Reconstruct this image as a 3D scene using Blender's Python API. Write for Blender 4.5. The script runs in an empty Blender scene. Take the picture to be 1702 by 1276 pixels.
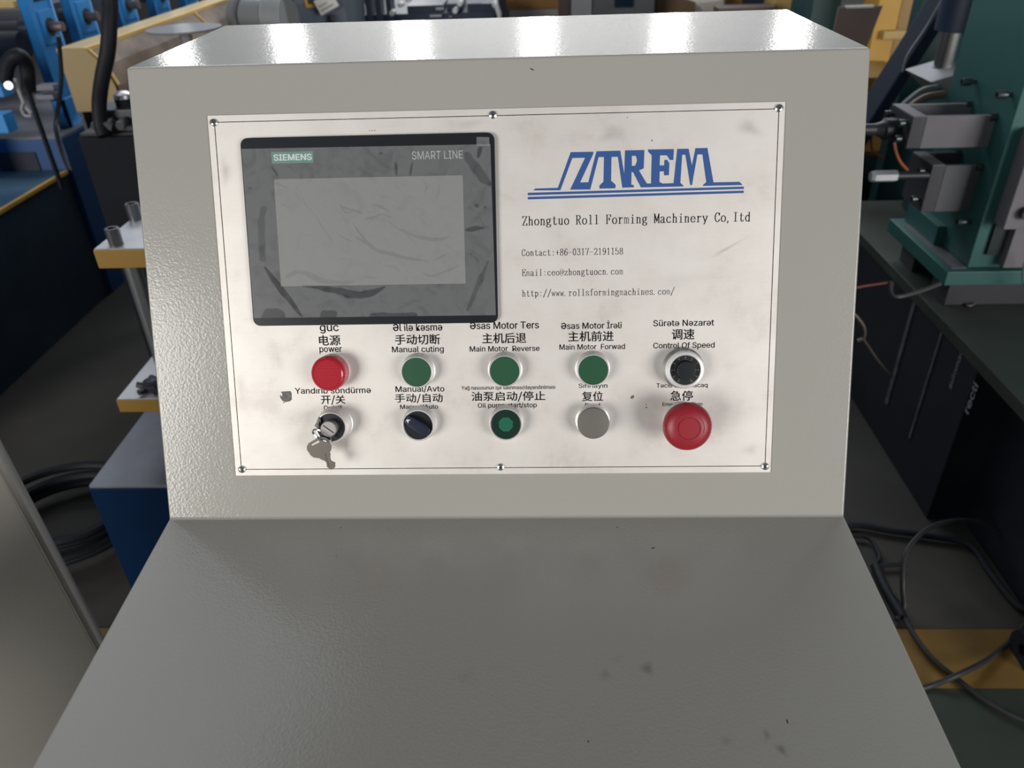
import bpy, bmesh, math, random
from math import sin, cos, pi, radians, sqrt, atan2
from mathutils import Vector, Matrix
from mathutils.geometry import tessellate_polygon
random.seed(7)
SC = bpy.context.scene
COL = SC.collection

# ------------------------------------------------------------------ camera, world, light, exposure
ZB = 0.85                                   # height of the fold between desk and face of the console
PITCH, YAW, ROLL = 0.567823, 0.044889, -0.034925
CPOS = Vector((0.036655, -0.508569, 0.464083 + ZB))
FPX = 1280.0
f_ = Vector((0, cos(PITCH), -sin(PITCH))); u_ = Vector((0, sin(PITCH), cos(PITCH))); x_ = Vector((1, 0, 0))
Rz = Matrix.Rotation(YAW, 3, 'Z')
f_, u_, x_ = Rz @ f_, Rz @ u_, Rz @ x_
xr = cos(ROLL) * x_ + sin(ROLL) * u_
ur = -sin(ROLL) * x_ + cos(ROLL) * u_
cam_d = bpy.data.cameras.new('camera')
cam = bpy.data.objects.new('camera', cam_d); COL.objects.link(cam)
m = Matrix((xr, ur, -f_)).transposed().to_4x4(); m.translation = CPOS
cam.matrix_world = m
cam_d.sensor_width = 36.0
cam_d.lens = FPX / 1702 * 36
cam_d.clip_start = 0.02; cam_d.clip_end = 200
cam_d.dof.use_dof = True
cam_d.dof.focus_distance = 0.66
cam_d.dof.aperture_fstop = 9.0
SC.camera = cam
SC.view_settings.view_transform = 'Standard'
SC.view_settings.look = 'None'
SC.view_settings.gamma = 1.0
SC.view_settings.use_curve_mapping = False
SC.view_settings.exposure = 0.0

w = bpy.data.worlds.new('hall_light'); SC.world = w; w.use_nodes = True
w.node_tree.nodes['Background'].inputs[0].default_value = (0.78, 0.86, 1.0, 1)
w.node_tree.nodes['Background'].inputs[1].default_value = 0.12


def area(name, loc, target, sx, sy, power, color=(1, 1, 1)):
    d = bpy.data.lights.new(name, 'AREA'); d.shape = 'RECTANGLE'; d.size = sx; d.size_y = sy
    d.energy = power; d.color = color
    o = bpy.data.objects.new(name, d); COL.objects.link(o); o.location = loc
    o.rotation_euler = (Vector(target) - Vector(loc)).to_track_quat('-Z', 'Y').to_euler()
    return o


# added key lights behind the camera, left and right, placed after the button shadows
area('rear_key_light', (-4.6, -5.2, 2.0), (0, 0, 1.0), 3.2, 2.6, 300, (1.0, 0.97, 0.92))
area('rear_key_light', (4.8, -4.8, 1.9), (0, 0, 1.0), 3.2, 2.6, 300, (1.0, 0.96, 0.93))
# general overhead light of the hall, out of view
area('unseen_overhead_light', (0, 7.6, 5.6), (0, 4.0, 0), 9, 3, 430, (0.88, 0.94, 1.0))


area('unseen_overhead_light', (-3.0, 2.8, 5.5), (1.0, 1.2, 0.8), 2.5, 2.5, 22, (0.9, 0.95, 1.0))  # added to brighten the left-facing sides of the machine at right
area('unseen_overhead_light', (0, 26, 8.8), (0, 33, 3), 20, 6, 3000, (1.0, 0.99, 0.97))  # added to light the end wall that the console top mirrors


def ray_at(px, py, **k):
    """where the sight line through a photo point meets the plane x=, y= or z= (used to read distances off the photograph)"""
    d = f_ + (px - 851) / FPX * xr - (py - 638) / FPX * ur
    a, v = list(k.items())[0]
    i = 'xyz'.index(a)
    return CPOS + d * ((v - CPOS[i]) / d[i])


# ------------------------------------------------------------------ materials
MATS = {}


def mat(name, col, rough=0.5, metal=0.0, bump=0.0, bscale=400.0, var=0.0, vscale=8.0, spec=0.5, coat=0.0):
    if name in MATS: return MATS[name]
    M = bpy.data.materials.new(name); M.use_nodes = True; nt = M.node_tree
    b = nt.nodes['Principled BSDF']
    b.inputs['Base Color'].default_value = (*col, 1); b.inputs['Roughness'].default_value = rough
    b.inputs['Metallic'].default_value = metal; b.inputs['Specular IOR Level'].default_value = spec
    b.inputs['Coat Weight'].default_value = coat
    tc = nt.nodes.new('ShaderNodeTexCoord')
    if var > 0:
        n = nt.nodes.new('ShaderNodeTexNoise'); n.inputs['Scale'].default_value = vscale; n.inputs['Detail'].default_value = 4
        nt.links.new(tc.outputs['Object'], n.inputs['Vector'])
        r = nt.nodes.new('ShaderNodeMapRange'); r.inputs[1].default_value = 0.3; r.inputs[2].default_value = 0.7
        r.inputs[3].default_value = 1 - var; r.inputs[4].default_value = 1 + var
        nt.links.new(n.outputs['Fac'], r.inputs[0])
        mx = nt.nodes.new('ShaderNodeVectorMath'); mx.operation = 'SCALE'; mx.inputs[0].default_value = col
        nt.links.new(r.outputs[0], mx.inputs['Scale']); nt.links.new(mx.outputs[0], b.inputs['Base Color'])
    if bump > 0:
        n = nt.nodes.new('ShaderNodeTexNoise'); n.inputs['Scale'].default_value = bscale; n.inputs['Detail'].default_value = 1.5
        nt.links.new(tc.outputs['Object'], n.inputs['Vector'])
        bp = nt.nodes.new('ShaderNodeBump'); bp.inputs['Strength'].default_value = bump; bp.inputs['Distance'].default_value = 0.001
        nt.links.new(n.outputs['Fac'], bp.inputs['Height']); nt.links.new(bp.outputs[0], b.inputs['Normal'])
    MATS[name] = M
    return M


paint = mat('console_paint', (0.355, 0.348, 0.318), 0.15, bump=0.12, bscale=470, var=0.02, vscale=3, spec=0.55)
cab_paint = mat('cabinet_paint', (0.22, 0.21, 0.19), 0.5, bump=0.1, bscale=300, var=0.03)
black_ink = mat('black_ink', (0.007, 0.007, 0.008), 0.7, spec=0.12)
blue_ink = mat('blue_ink', (0.028, 0.090, 0.29), 0.45)
chrome = mat('chrome', (0.78, 0.78, 0.77), 0.22, 1.0)
satin = mat('satin_steel', (0.74, 0.73, 0.72), 0.38, 0.5)
steel = mat('machined_steel', (0.20, 0.195, 0.215), 0.55, 0.1, var=0.1, spec=0.3)
dark_steel = mat('dark_steel', (0.05, 0.052, 0.06), 0.45, 0.4, var=0.15)
black_plastic = mat('black_plastic', (0.012, 0.014, 0.017), 0.32)
rubber = mat('black_rubber', (0.010, 0.012, 0.017), 0.6, spec=0.3)
navy = mat('navy_paint', (0.020, 0.035, 0.075), 0.45, var=0.2)
blue = mat('bright_blue_paint', (0.04, 0.30, 0.72), 0.45, var=0.08)
blue_dk = mat('press_blue_paint', (0.001, 0.020, 0.068), 0.5, var=0.1, spec=0.15)
teal = mat('teal_paint', (0.030, 0.125, 0.115), 0.5, var=0.12, vscale=5)
teal_dk = mat('dark_teal_paint', (0.02, 0.065, 0.07), 0.45, var=0.15)
yellow = mat('yellow_paint', (0.62, 0.36, 0.06), 0.5, var=0.08)
tan = mat('tan_yellow_paint', (0.60, 0.42, 0.15), 0.5, var=0.06)
orange = mat('orange_paint', (0.45, 0.20, 0.04), 0.5, var=0.1)
brown = mat('brown_board', (0.15, 0.112, 0.10), 0.7, var=0.06)
bedtop = mat('worn_green_steel', (0.055, 0.068, 0.055), 0.5, 0.3, var=0.25, vscale=4)
grey = mat('grey_paint', (0.30, 0.32, 0.34), 0.45, var=0.08)
grey_dk = mat('dark_grey_paint', (0.11, 0.12, 0.135), 0.5, var=0.12)
off_white = mat('off_white', (0.72, 0.70, 0.66), 0.5, var=0.04)


# ------------------------------------------------------------------ mesh builder and object helpers
class MB:
    def __init__(s): s.v = []; s.f = []

    def add(s, vs, fs, X=None):
        b = len(s.v)
        s.v += [(X @ Vector(p)) if X else Vector(p) for p in vs]
        s.f += [tuple(b + i for i in q) for q in fs]
        return s

    def box(s, lo, hi, X=None):
        (a, b, c), (d, e, f) = lo, hi
        return s.add([(a, b, c), (d, b, c), (d, e, c), (a, e, c), (a, b, f), (d, b, f), (d, e, f), (a, e, f)],
                     [(0, 3, 2, 1), (4, 5, 6, 7), (0, 1, 5, 4), (1, 2, 6, 5), (2, 3, 7, 6), (3, 0, 4, 7)], X)

    def lathe(s, prof, n=32, X=None):
        vs = []; fs = []; rings = []
        for r, z in prof:
            if r < 1e-7: rings.append([len(vs)]); vs.append((0, 0, z))
            else:
                rings.append(list(range(len(vs), len(vs) + n)))
                vs += [(r * cos(2 * pi * i / n), r * sin(2 * pi * i / n), z) for i in range(n)]
        for A, B in zip(rings, rings[1:]):
            for i in range(n):
                j = (i + 1) % n
                if len(A) == 1 and len(B) == 1: continue
                if len(A) == 1: fs.append((A[0], B[i], B[j]))
                elif len(B) == 1: fs.append((A[i], A[j], B[0]))
                else: fs.append((A[i], A[j], B[j], B[i]))
        return s.add(vs, fs, X)

    def cyl(s, p0, p1, r, n=20, r1=None, cap=True):
        p0, p1 = Vector(p0), Vector(p1); d = p1 - p0
        X = Matrix.Translation(p0) @ d.to_track_quat('Z', 'Y').to_matrix().to_4x4(); L = d.length
        r1 = r if r1 is None else r1
        pr = [(r, 0), (r1, L)]
        if cap: pr = [(0, 0)] + pr + [(0, L)]
        return s.lathe(pr, n, X)

    def prism(s, poly, z0, z1, X=None):
        n = len(poly); a = sum(poly[i][0] * poly[(i + 1) % n][1] - poly[(i + 1) % n][0] * poly[i][1] for i in range(n))
        if a < 0: poly = poly[::-1]
        tri = tessellate_polygon([[Vector((p[0], p[1], 0)) for p in poly]])
        vs = [(p[0], p[1], z0) for p in poly] + [(p[0], p[1], z1) for p in poly]
        fs = []
        for t in tri:
            p, q, r = (Vector(poly[i]) for i in t)
            if (q - p).cross(r - p) < 0: t = t[::-1]
            fs.append(tuple(i + n for i in t)); fs.append(tuple(t[::-1]))
        fs += [(i, (i + 1) % n, (i + 1) % n + n, i + n) for i in range(n)]
        return s.add(vs, fs, X)

    def tube(s, pts, r, n=10, closed=False, sub=6):
        P = [Vector(p) for p in pts]
        if sub > 1 and len(P) > 2:
            Q = []; N = len(P)
            for i in range(N if closed else N - 1):
                g = (lambda k: P[k % N]) if closed else (lambda k: P[max(0, min(N - 1, k))])
                a, b, c, d = g(i - 1), g(i), g(i + 1), g(i + 2)
                for k in range(sub):
                    t = k / sub
                    Q.append(0.5 * ((2 * b) + (c - a) * t + (2 * a - 5 * b + 4 * c - d) * t * t + (3 * b - a - 3 * c + d) * t ** 3))
            if not closed: Q.append(P[-1])
            P = Q
        N = len(P); vs = []; fs = []; nrm = None
        for i in range(N):
            d = (P[(i + 1) % N] - P[i - 1]) if closed else (P[min(N - 1, i + 1)] - P[max(0, i - 1)])
            d.normalize()
            if nrm is None: nrm = d.orthogonal().normalized()
            nrm = (nrm - d * nrm.dot(d)).normalized(); bn = d.cross(nrm)
            vs += [P[i] + r * (cos(2 * pi * k / n) * nrm + sin(2 * pi * k / n) * bn) for k in range(n)]
        for i in range(N if closed else N - 1):
            for k in range(n):
                j = (i + 1) % N
                fs.append((i * n + k, i * n + (k + 1) % n, j * n + (k + 1) % n, j * n + k))
        if not closed:
            fs.append(tuple(range(n))[::-1]); fs.append(tuple((N - 1) * n + k for k in range(n)))
        return s.add(vs, fs)

    def build(s, name, material, parent=None, bevel=0.0, seg=2, smooth=True, origin=None):
        me = bpy.data.meshes.new(name)
        root = parent
        off = Vector((0, 0, 0))
        if parent is not None:
            while root is not None: off += root.location; root = root.parent
        elif origin is not None: off = Vector(origin)
        me.from_pydata([v - off for v in s.v], [], s.f)
        bm = bmesh.new(); bm.from_mesh(me)
        bmesh.ops.recalc_face_normals(bm, faces=bm.faces)
        if bevel > 0:
            bmesh.ops.remove_doubles(bm, verts=bm.verts, dist=1e-6)
            es = [e for e in bm.edges if len(e.link_faces) == 2 and e.calc_face_angle(0) > radians(28)]
            bmesh.ops.bevel(bm, geom=es, offset=bevel, segments=seg, profile=0.5, affect='EDGES', clamp_overlap=True)
        bm.to_mesh(me); bm.free()
        if smooth:
            me.shade_smooth()
            me.set_sharp_from_angle(angle=radians(32))
        me.materials.append(material)
        o = bpy.data.objects.new(name, me); COL.objects.link(o)
        if bevel > 0 and smooth:
            wn = o.modifiers.new('weighted_normals', 'WEIGHTED_NORMAL'); wn.keep_sharp = True; wn.weight = 100
        if parent is not None: o.parent = parent
        elif origin is not None: o.location = off
        return o


def thing(name, label, cat, loc=(0, 0, 0), group=None):
    o = bpy.data.objects.new(name, None); COL.objects.link(o); o.location = loc
    o.empty_display_size = 0.05
    return tag(o, label, cat, group)


def tag(o, label, cat=None, group=None):
    o['label'] = label
    if cat: o['category'] = cat
    if group: o['group'] = group
    return o


def struct(o):
    o['kind'] = 'structure'; return o


def flat_mesh(name, tris_v, tris_f, material, parent):
    me = bpy.data.meshes.new(name); off = Vector((0, 0, 0)); r = parent
    while r is not None: off += r.location; r = r.parent
    me.from_pydata([Vector(v) - off for v in tris_v], [], tris_f); me.materials.append(material)
    o = bpy.data.objects.new(name, me); COL.objects.link(o); o.parent = parent
    return o


FONTS = {}
for key_, file_ in (('latin', 'Inter.woff2'), ('cjk', 'Noto Sans CJK Regular.woff2')):
    try:                                    # the typefaces that ship with Blender itself
        FONTS[key_] = bpy.data.fonts.load(bpy.utils.system_resource('DATAFILES') + '/fonts/' + file_)
    except Exception:
        FONTS[key_] = None


def glyph_mesh(text, font, res=None):
    cu = bpy.data.curves.new('text', 'FONT'); cu.body = text; cu.size = 100.0; cu.resolution_u = res or (3 if font is FONTS['latin'] else 6)
    if font: cu.font = font
    ob = bpy.data.objects.new('text_tmp', cu); COL.objects.link(ob)
    bpy.context.view_layer.update()
    me = bpy.data.meshes.new_from_object(ob.evaluated_get(bpy.context.evaluated_depsgraph_get()))
    COL.objects.unlink(ob); bpy.data.objects.remove(ob)
    return [(v.co.x / 100, v.co.y / 100) for v in me.vertices], [tuple(p.vertices) for p in me.polygons]


GLC = {}


def glyph(ch):
    """outline faces and advance of one letter; the schwa is a turned e"""
    if ch in GLC: return GLC[ch]
    font = FONTS['latin']; wid = lambda t: max(p[0] for p in glyph_mesh(t, font)[0])
    if ch in 'əƏ':
        P, Fc, adv = glyph('e'); x0, x1 = min(p[0] for p in P), max(p[0] for p in P); y0, y1 = min(p[1] for p in P), max(p[1] for p in P)
        P = [(x0 + x1 - x, y0 + y1 - y) for x, y in P]
        if ch == 'Ə':
            s = glyph_mesh('O', font)[0]; k = (max(p[1] for p in s) - min(p[1] for p in s)) / (y1 - y0)
            P = [(x * 1.28, y0 + (y - y0) * k) for x, y in P]; adv *= 1.28
    else:
        adv = wid('H' + ch + 'H') - wid('HH')
        P, Fc = glyph_mesh(ch, font, 4 if ch in 'RkK' else None) if ch != ' ' else ([], [])
    GLC[ch] = (P, Fc, adv)
    return GLC[ch]


CAP = {}


def font_mesh(name, text, material, parent, X, width, capz, ref='C', bold=0.0, align='C'):
    """text as flat print: fitted to a width and letter height, laid in frame X (x right, y up, z out)"""
    if ref == 'c': P, Fc = glyph_mesh(text, FONTS['cjk'])
    else:
        P = []; Fc = []; cur = 0.0
        for ch in text:
            p, f, adv = glyph(ch); b0 = len(P)
            P += [(x + cur, y) for x, y in p]; Fc += [tuple(b0 + i for i in q) for q in f]; cur += adv
        if ref not in CAP: CAP[ref] = max(p[1] for p in glyph('H' if ref == 'C' else 'x')[0])
    xs = [p[0] for p in P]; ys = [p[1] for p in P]
    x0, x1 = min(xs), max(xs)
    y0, hh = (min(ys), max(ys) - min(ys)) if ref == 'c' else (0.0, CAP[ref])
    sx = width / (x1 - x0); sy = capz / hh
    cx = (x0 + x1) / 2 if align == 'C' else x0
    P = [((x - cx) * sx, (y - y0) * sy) for x, y in P]
    vs = []; fs = []
    for k, (dx, dy) in enumerate(((0, 0),) if bold == 0 else ((-bold, 0), (bold, 0), (0, bold * 0.6), (0, -bold * 0.6))):
        b0 = len(vs)
        vs += [X @ Vector((x + dx * sy, y + dy * sy, 0.000003 * k)) for x, y in P]
        fs += [tuple(b0 + i for i in f) for f in Fc]
    return flat_mesh(name, vs, fs, material, parent)


# a monospaced serif stroke alphabet (x 0..50, baseline 0, capitals to 68)
def el(cx, cy, rx, ry, a0=0, a1=360, n=18):
    return [(cx + rx * cos(radians(a0 + (a1 - a0) * i / n)), cy + ry * sin(radians(a0 + (a1 - a0) * i / n))) for i in range(n + 1)]


GL = {
 'Z': [[(9, 56), (9, 68), (42, 68), (8, 0), (42, 0), (42, 12)]],
 'h': [[(6, 68), (13, 68), (13, 0)], [(13, 34), (20, 43), (30, 44), (36, 37), (36, 0)], [(6, 0), (20, 0)], [(29, 0), (43, 0)]],
 'o': [el(25, 22, 17, 23)],
 'n': [[(5, 45), (13, 45), (13, 0)], [(13, 34), (20, 43), (30, 44), (36, 37), (36, 0)], [(6, 0), (20, 0)], [(29, 0), (43, 0)]],
 'g': [el(22, 30, 13, 15), [(31, 41), (38, 46), (44, 44)], [(13, 18), (11, 10), (18, 5), (34, 3), (42, -3), (38, -14), (24, -18), (10, -14), (9, -4), (17, 4)]],
 't': [[(21, 60), (21, 8), (26, 0), (35, 1), (41, 8)], [(8, 45), (38, 45)]],
 'u': [[(5, 45), (13, 45), (13, 8), (20, 0), (29, 1), (36, 10)], [(29, 45), (36, 45), (36, 0), (44, 0)]],
 'R': [[(11, 68), (11, 0)], [(4, 68), (28, 68), (37, 62), (38, 46), (29, 36), (11, 35)], [(24, 35), (38, 0), (47, 0)], [(3, 0), (19, 0)]],
 'l': [[(12, 68), (25, 68), (25, 0)], [(10, 0), (40, 0)]],
 'F': [[(12, 68), (12, 0)], [(4, 68), (42, 68), (42, 55)], [(12, 36), (31, 36)], [(31, 44), (31, 28)], [(4, 0), (20, 0)]],
 'r': [[(6, 45), (17, 45), (17, 0)], [(17, 28), (24, 41), (34, 45), (41, 39)], [(6, 0), (29, 0)]],
 'm': [[(3, 45), (9, 45), (9, 0)], [(9, 36), (15, 44), (21, 44), (25, 37), (25, 0)], [(25, 36), (31, 44), (37, 44), (41, 37), (41, 0)], [(3, 0), (15, 0)], [(20, 0), (30, 0)], [(36, 0), (47, 0)]],
 'i': [[(12, 45), (25, 45), (25, 0)], [(10, 0), (40, 0)], [(25, 58), (25, 65)]],
 'M': [[(8, 0), (8, 68), (25, 12), (42, 68), (42, 0)], [(2, 0), (14, 0)], [(36, 0), (48, 0)], [(2, 68), (8, 68)], [(42, 68), (48, 68)]],
 'a': [[(10, 36), (15, 44), (26, 45), (34, 38), (34, 6), (38, 0), (45, 2)], [(34, 27), (18, 22), (9, 13), (10, 3), (19, -1), (29, 3), (34, 11)]],
 'c': [[(38, 34), (33, 43), (24, 45), (14, 40), (8, 29), (8, 16), (14, 3), (25, -1), (34, 2), (40, 10)]],
 'e': [[(9, 24), (41, 24), (38, 38), (26, 45), (14, 40), (8, 28), (9, 14), (15, 3), (26, -1), (36, 3), (41, 10)]],
 'y': [[(8, 45), (25, 2)], [(42, 45), (25, 2), (19, -15), (9, -15)], [(3, 45), (17, 45)], [(32, 45), (47, 45)]],
 'C': [[(42, 66), (42, 50), (38, 63), (26, 69), (14, 62), (8, 46), (8, 22), (14, 6), (26, -1), (38, 5), (43, 16)]],
 ',': [[(11, 5), (14, -2), (8, -12)]],
 'I': [[(25, 68), (25, 0)], [(10, 68), (40, 68)], [(10, 0), (40, 0)]],
 'd': [[(28, 68), (37, 68), (37, 0), (45, 0)], [(37, 35), (28, 45), (16, 42), (8, 30), (8, 14), (16, 2), (28, -1), (37, 9)]],
 '+': [[(25, 8), (25, 52)], [(4, 30), (46, 30)]],
 '8': [el(25, 52, 14, 16), el(25, 17, 17, 18)],
 '6': [el(25, 20, 16, 20), [(9, 20), (11, 46), (20, 64), (33, 68), (40, 60)]],
 '-': [[(3, 30), (47, 30)]],
 '0': [el(25, 34, 15, 35)],
 '3': [[(9, 56), (14, 66), (26, 69), (38, 62), (38, 46), (29, 37), (20, 36)], [(29, 37), (40, 28), (41, 12), (34, 2), (22, -1), (10, 4), (8, 14)]],
 '1': [[(13, 60), (25, 68), (25, 0)], [(12, 0), (38, 0)]],
 '7': [[(8, 58), (8, 68), (42, 68), (28, 36), (22, 0)]],
 '2': [[(9, 52), (14, 66), (26, 69), (38, 62), (40, 48), (34, 34), (8, 1), (42, 1), (42, 12)]],
 '9': [el(25, 47, 15, 21), [(40, 46), (39, 20), (30, 2), (17, -1), (10, 6)]],
 '5': [[(38, 68), (12, 68), (10, 36), (22, 43), (34, 40), (41, 28), (41, 16), (34, 3), (22, -1), (10, 4), (8, 14)]],
 'E': [[(12, 68), (12, 0)], [(4, 68), (42, 68), (42, 55)], [(12, 36), (31, 36)], [(31, 44), (31, 28)], [(4, 0), (43, 0), (43, 14)]],
 '@': [el(25, 30, 20, 36, 40, 330, 24), el(26, 30, 8, 14), [(34, 44), (34, 18), (43, 20), (45, 36), (40, 53)]],
 '.': [[(11, 0), (11, 6)]],
 'p': [[(5, 45), (13, 45), (13, -18)], [(5, -18), (21, -18)], [(13, 34), (22, 45), (34, 42), (41, 30), (41, 14), (34, 2), (22, -1), (13, 9)]],
 '/': [[(44, 74), (6, -12)]],
 'w': [[(6, 45), (16, 0), (25, 40), (34, 0), (44, 45)], [(1, 45), (12, 45)], [(38, 45), (49, 45)]],
 's': [[(38, 33), (36, 43), (24, 46), (12, 42), (11, 32), (20, 25), (32, 20), (40, 12), (36, 2), (24, -1), (12, 2), (9, 12)]],
 'f': [[(42, 62), (36, 69), (27, 67), (22, 56), (22, 0)], [(8, 45), (37, 45)], [(10, 0), (34, 0)]],
 'z': [[(10, 36), (10, 45), (40, 45), (9, 0), (40, 0), (41, 10)]],
 ':': [[(25, 38), (25, 44)], [(25, 2), (25, 8)]],
 ' ': [],
}


def stroke_text(name, text, u0, v0, pitch, cap, z, material, parent, F, weight=1.0):
    vs = []; fs = []; sx = pitch / 50.0; sy = cap / 68.0
    for k, ch in enumerate(text):
        for line in GL.get(ch, []):
            pts = [Vector(((k * 50 + x) * sx, y * sy)) for x, y in line]
            for a, b in zip(pts, pts[1:]):
                d = (b - a)
                if d.length < 1e-9: continue
                d.normalize(); nrm = Vector((-d.y, d.x))
                wd = (2.1 + 2.6 * abs(d.y)) * sx * 0.62 * weight * (0.6 if ch in '@wm' else 1.0)
                e = d * wd * 0.7
                i = len(vs)
                for p in (a - e + nrm * wd, b + e + nrm * wd, b + e - nrm * wd, a - e - nrm * wd):
                    vs.append(F @ Vector((u0 + p.x, v0 + p.y, z)))
                fs.append((i + 3, i + 2, i + 1, i))
    return flat_mesh(name, vs, fs, material, parent)

# ------------------------------------------------------------------ floor of the hall
MB().box((-18, -8, -0.1), (18, 36, 0)).build('floor', mat('concrete_floor', (0.052, 0.048, 0.042), 0.75, spec=0.3, bump=0.2, bscale=60, var=0.25, vscale=2.5), smooth=False)['kind'] = 'structure'
yb0, yb1 = 0.445, 0.585
struct(MB().box((-9, yb0, 0), (9, yb1, 0.002)).build('trim_1', mat('floor_yellow_paint', (0.19, 0.105, 0.018), 0.6, var=0.3, vscale=6), smooth=False))
struct(MB().box((-9, -7, 0), (9, yb0, 0.0015)).build('trim_2', mat('floor_green_paint', (0.036, 0.047, 0.035), 0.6, spec=0.3, var=0.25, vscale=3), smooth=False))

# ------------------------------------------------------------------ control console
TH = 0.400866
HF = 0.383407; WC = 0.596647; DT = 0.236325; PH = 0.032856
F = Matrix(((1, 0, 0, 0), (0, sin(TH), -cos(TH), 0), (0, cos(TH), sin(TH), ZB), (0, 0, 0, 1)))
console = thing('control_console', 'light grey steel control console with a sloping instrument face above a flat desk', 'control console', (0, 0.1, 0))
ft = (HF * sin(TH), ZB + HF * cos(TH))
LD = 0.325
prof = [(0, ZB), (-LD * cos(PH), ZB - LD * sin(PH)), (-LD * cos(PH), ZB - 0.07), (-0.20, ZB - 0.16), (-0.20, 0.08), (0.36, 0.08), (ft[0] + DT, 0.30), (ft[0] + DT, ft[1]), ft]
Y2X = Matrix(((0, 0, 1, 0), (1, 0, 0, 0), (0, 1, 0, 0), (0, 0, 0, 1)))    # prism along world x
hs = MB().prism(prof, -WC / 2, WC / 2, Y2X).build('housing', paint, console, bevel=0.0022, seg=3)
MB().box((-WC / 2 + 0.02, -0.17, 0), (WC / 2 - 0.02, 0.33, 0.08)).build('plinth', dark_steel, console, bevel=0.002)
dr = MB().box((-0.26, 0, 0.14), (0.26, 0.004, 0.64), Matrix.Translation((0, -0.204, 0))).build('door', paint, console, bevel=0.001)
MB().cyl((0.22, -0.204, 0.42), (0.22, -0.218, 0.42), 0.012).build('lock', chrome, dr)
# small chips in the paint along the fold and on the desk
Dk = Matrix(((1, 0, 0, 0), (0, cos(PH), -sin(PH), 0), (0, sin(PH), cos(PH), ZB), (0, 0, 0, 1)))
chip = MB()
for x, y, r in [(0.101, -0.013, 0.0006), (0.128, -0.037, 0.0006), (0.114, -0.001, 0.0007), (-0.237, -0.001, 0.0009), (-0.232, -0.0012, 0.0007), (0.156, -0.0015, 0.0006), (0.19, -0.001, 0.0006), (0.065, -0.208, 0.0006), (-0.14, -0.012, 0.0005), (-0.137, -0.045, 0.0004)]:
    chip.lathe([(0, 0.0001), (r, 0.00005), (r, -0.0005)], 7, Dk @ Matrix.Translation((x, y, 0)))
chip.lathe([(0, 0.0001), (1, 0.00005), (1, -0.0005)], 8, Dk @ Matrix.Translation((0.198, -0.193, 0)) @ Matrix.Diagonal((0.0004, 0.0018, 1, 1)))
chip.lathe([(0, 0.0001), (1, 0.00005), (1, -0.0005)], 8, Dk @ Matrix.Translation((0.129, -0.037, 0)) @ Matrix.Rotation(0.8, 4, 'Z') @ Matrix.Diagonal((0.0015, 0.0004, 1, 1)))
chip.lathe([(0, 0.0001), (1, 0.00005), (1, -0.0005)], 8, F @ Matrix.Translation((0.032, 0.374, 0)) @ Matrix.Rotation(-0.5, 4, 'Z') @ Matrix.Diagonal((0.002, 0.0004, 1, 1)))
c_ = chip.build('paint_chips', black_ink, hs, smooth=False); c_['kind'] = 'stuff'
# faint rubbed stains on the desk
sm = bpy.data.materials.new('grease_smudge'); sm.use_nodes = True
nt = sm.node_tree; bs = nt.nodes['Principled BSDF']; bs.inputs['Base Color'].default_value = (0.12, 0.11, 0.10, 1); bs.inputs['Roughness'].default_value = 0.6
vc = nt.nodes.new('ShaderNodeAttribute'); vc.attribute_name = 'stain'
tr = nt.nodes.new('ShaderNodeBsdfTransparent'); mx = nt.nodes.new('ShaderNodeMixShader')
nt.links.new(vc.outputs['Fac'], mx.inputs[0]); nt.links.new(tr.outputs[0], mx.inputs[1]); nt.links.new(bs.outputs[0], mx.inputs[2])
nt.links.new(mx.outputs[0], nt.nodes['Material Output'].inputs[0])


def smudges(name, parent, spots, Fm, z):
    vs = []; fs = []; at = []
    for u, v, ru, rv, a, rot in spots:
        b = len(vs); vs.append(Fm @ Vector((u, v, z))); at.append(a)
        for k in range(3):
            for i in range(16):
                t = 2 * pi * i / 16; q = (k + 1) / 3 * (1 + 0.18 * sin(3 * t + u * 900))
                x, y = ru * q * cos(t), rv * q * sin(t)
                vs.append(Fm @ Vector((u + x * cos(rot) - y * sin(rot), v + x * sin(rot) + y * cos(rot), z)))
                at.append(a * (0.62, 0.2, 0.0)[k])
        for i in range(16):
            j = (i + 1) % 16
            fs.append((b, b + 1 + i, b + 1 + j))
            for k in range(2):
                fs.append((b + 1 + k * 16 + i, b + 1 + (k + 1) * 16 + i, b + 1 + (k + 1) * 16 + j, b + 1 + k * 16 + j))
    o = flat_mesh(name, vs, fs, sm, parent)
    l = o.data.attributes.new('stain', 'FLOAT', 'POINT'); l.data.foreach_set('value', at)
    o['kind'] = 'stuff'
    return o


smudges('stains', hs, [(0.110, -0.153, 0.006, 0.007, 0.33, 0), (0.080, -0.158, 0.005, 0.007, 0.16, 0), (0.189, -0.213, 0.0035, 0.006, 0.42, 0.5), (0.182, -0.203, 0.003, 0.006, 0.28, -0.2), (0.155, -0.207, 0.006, 0.005, 0.14, 0), (-0.02, -0.16, 0.01, 0.006, 0.07, 0.4), (0.09, -0.145, 0.008, 0.004, 0.08, 0.2)], Dk, 0.0003)

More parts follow.
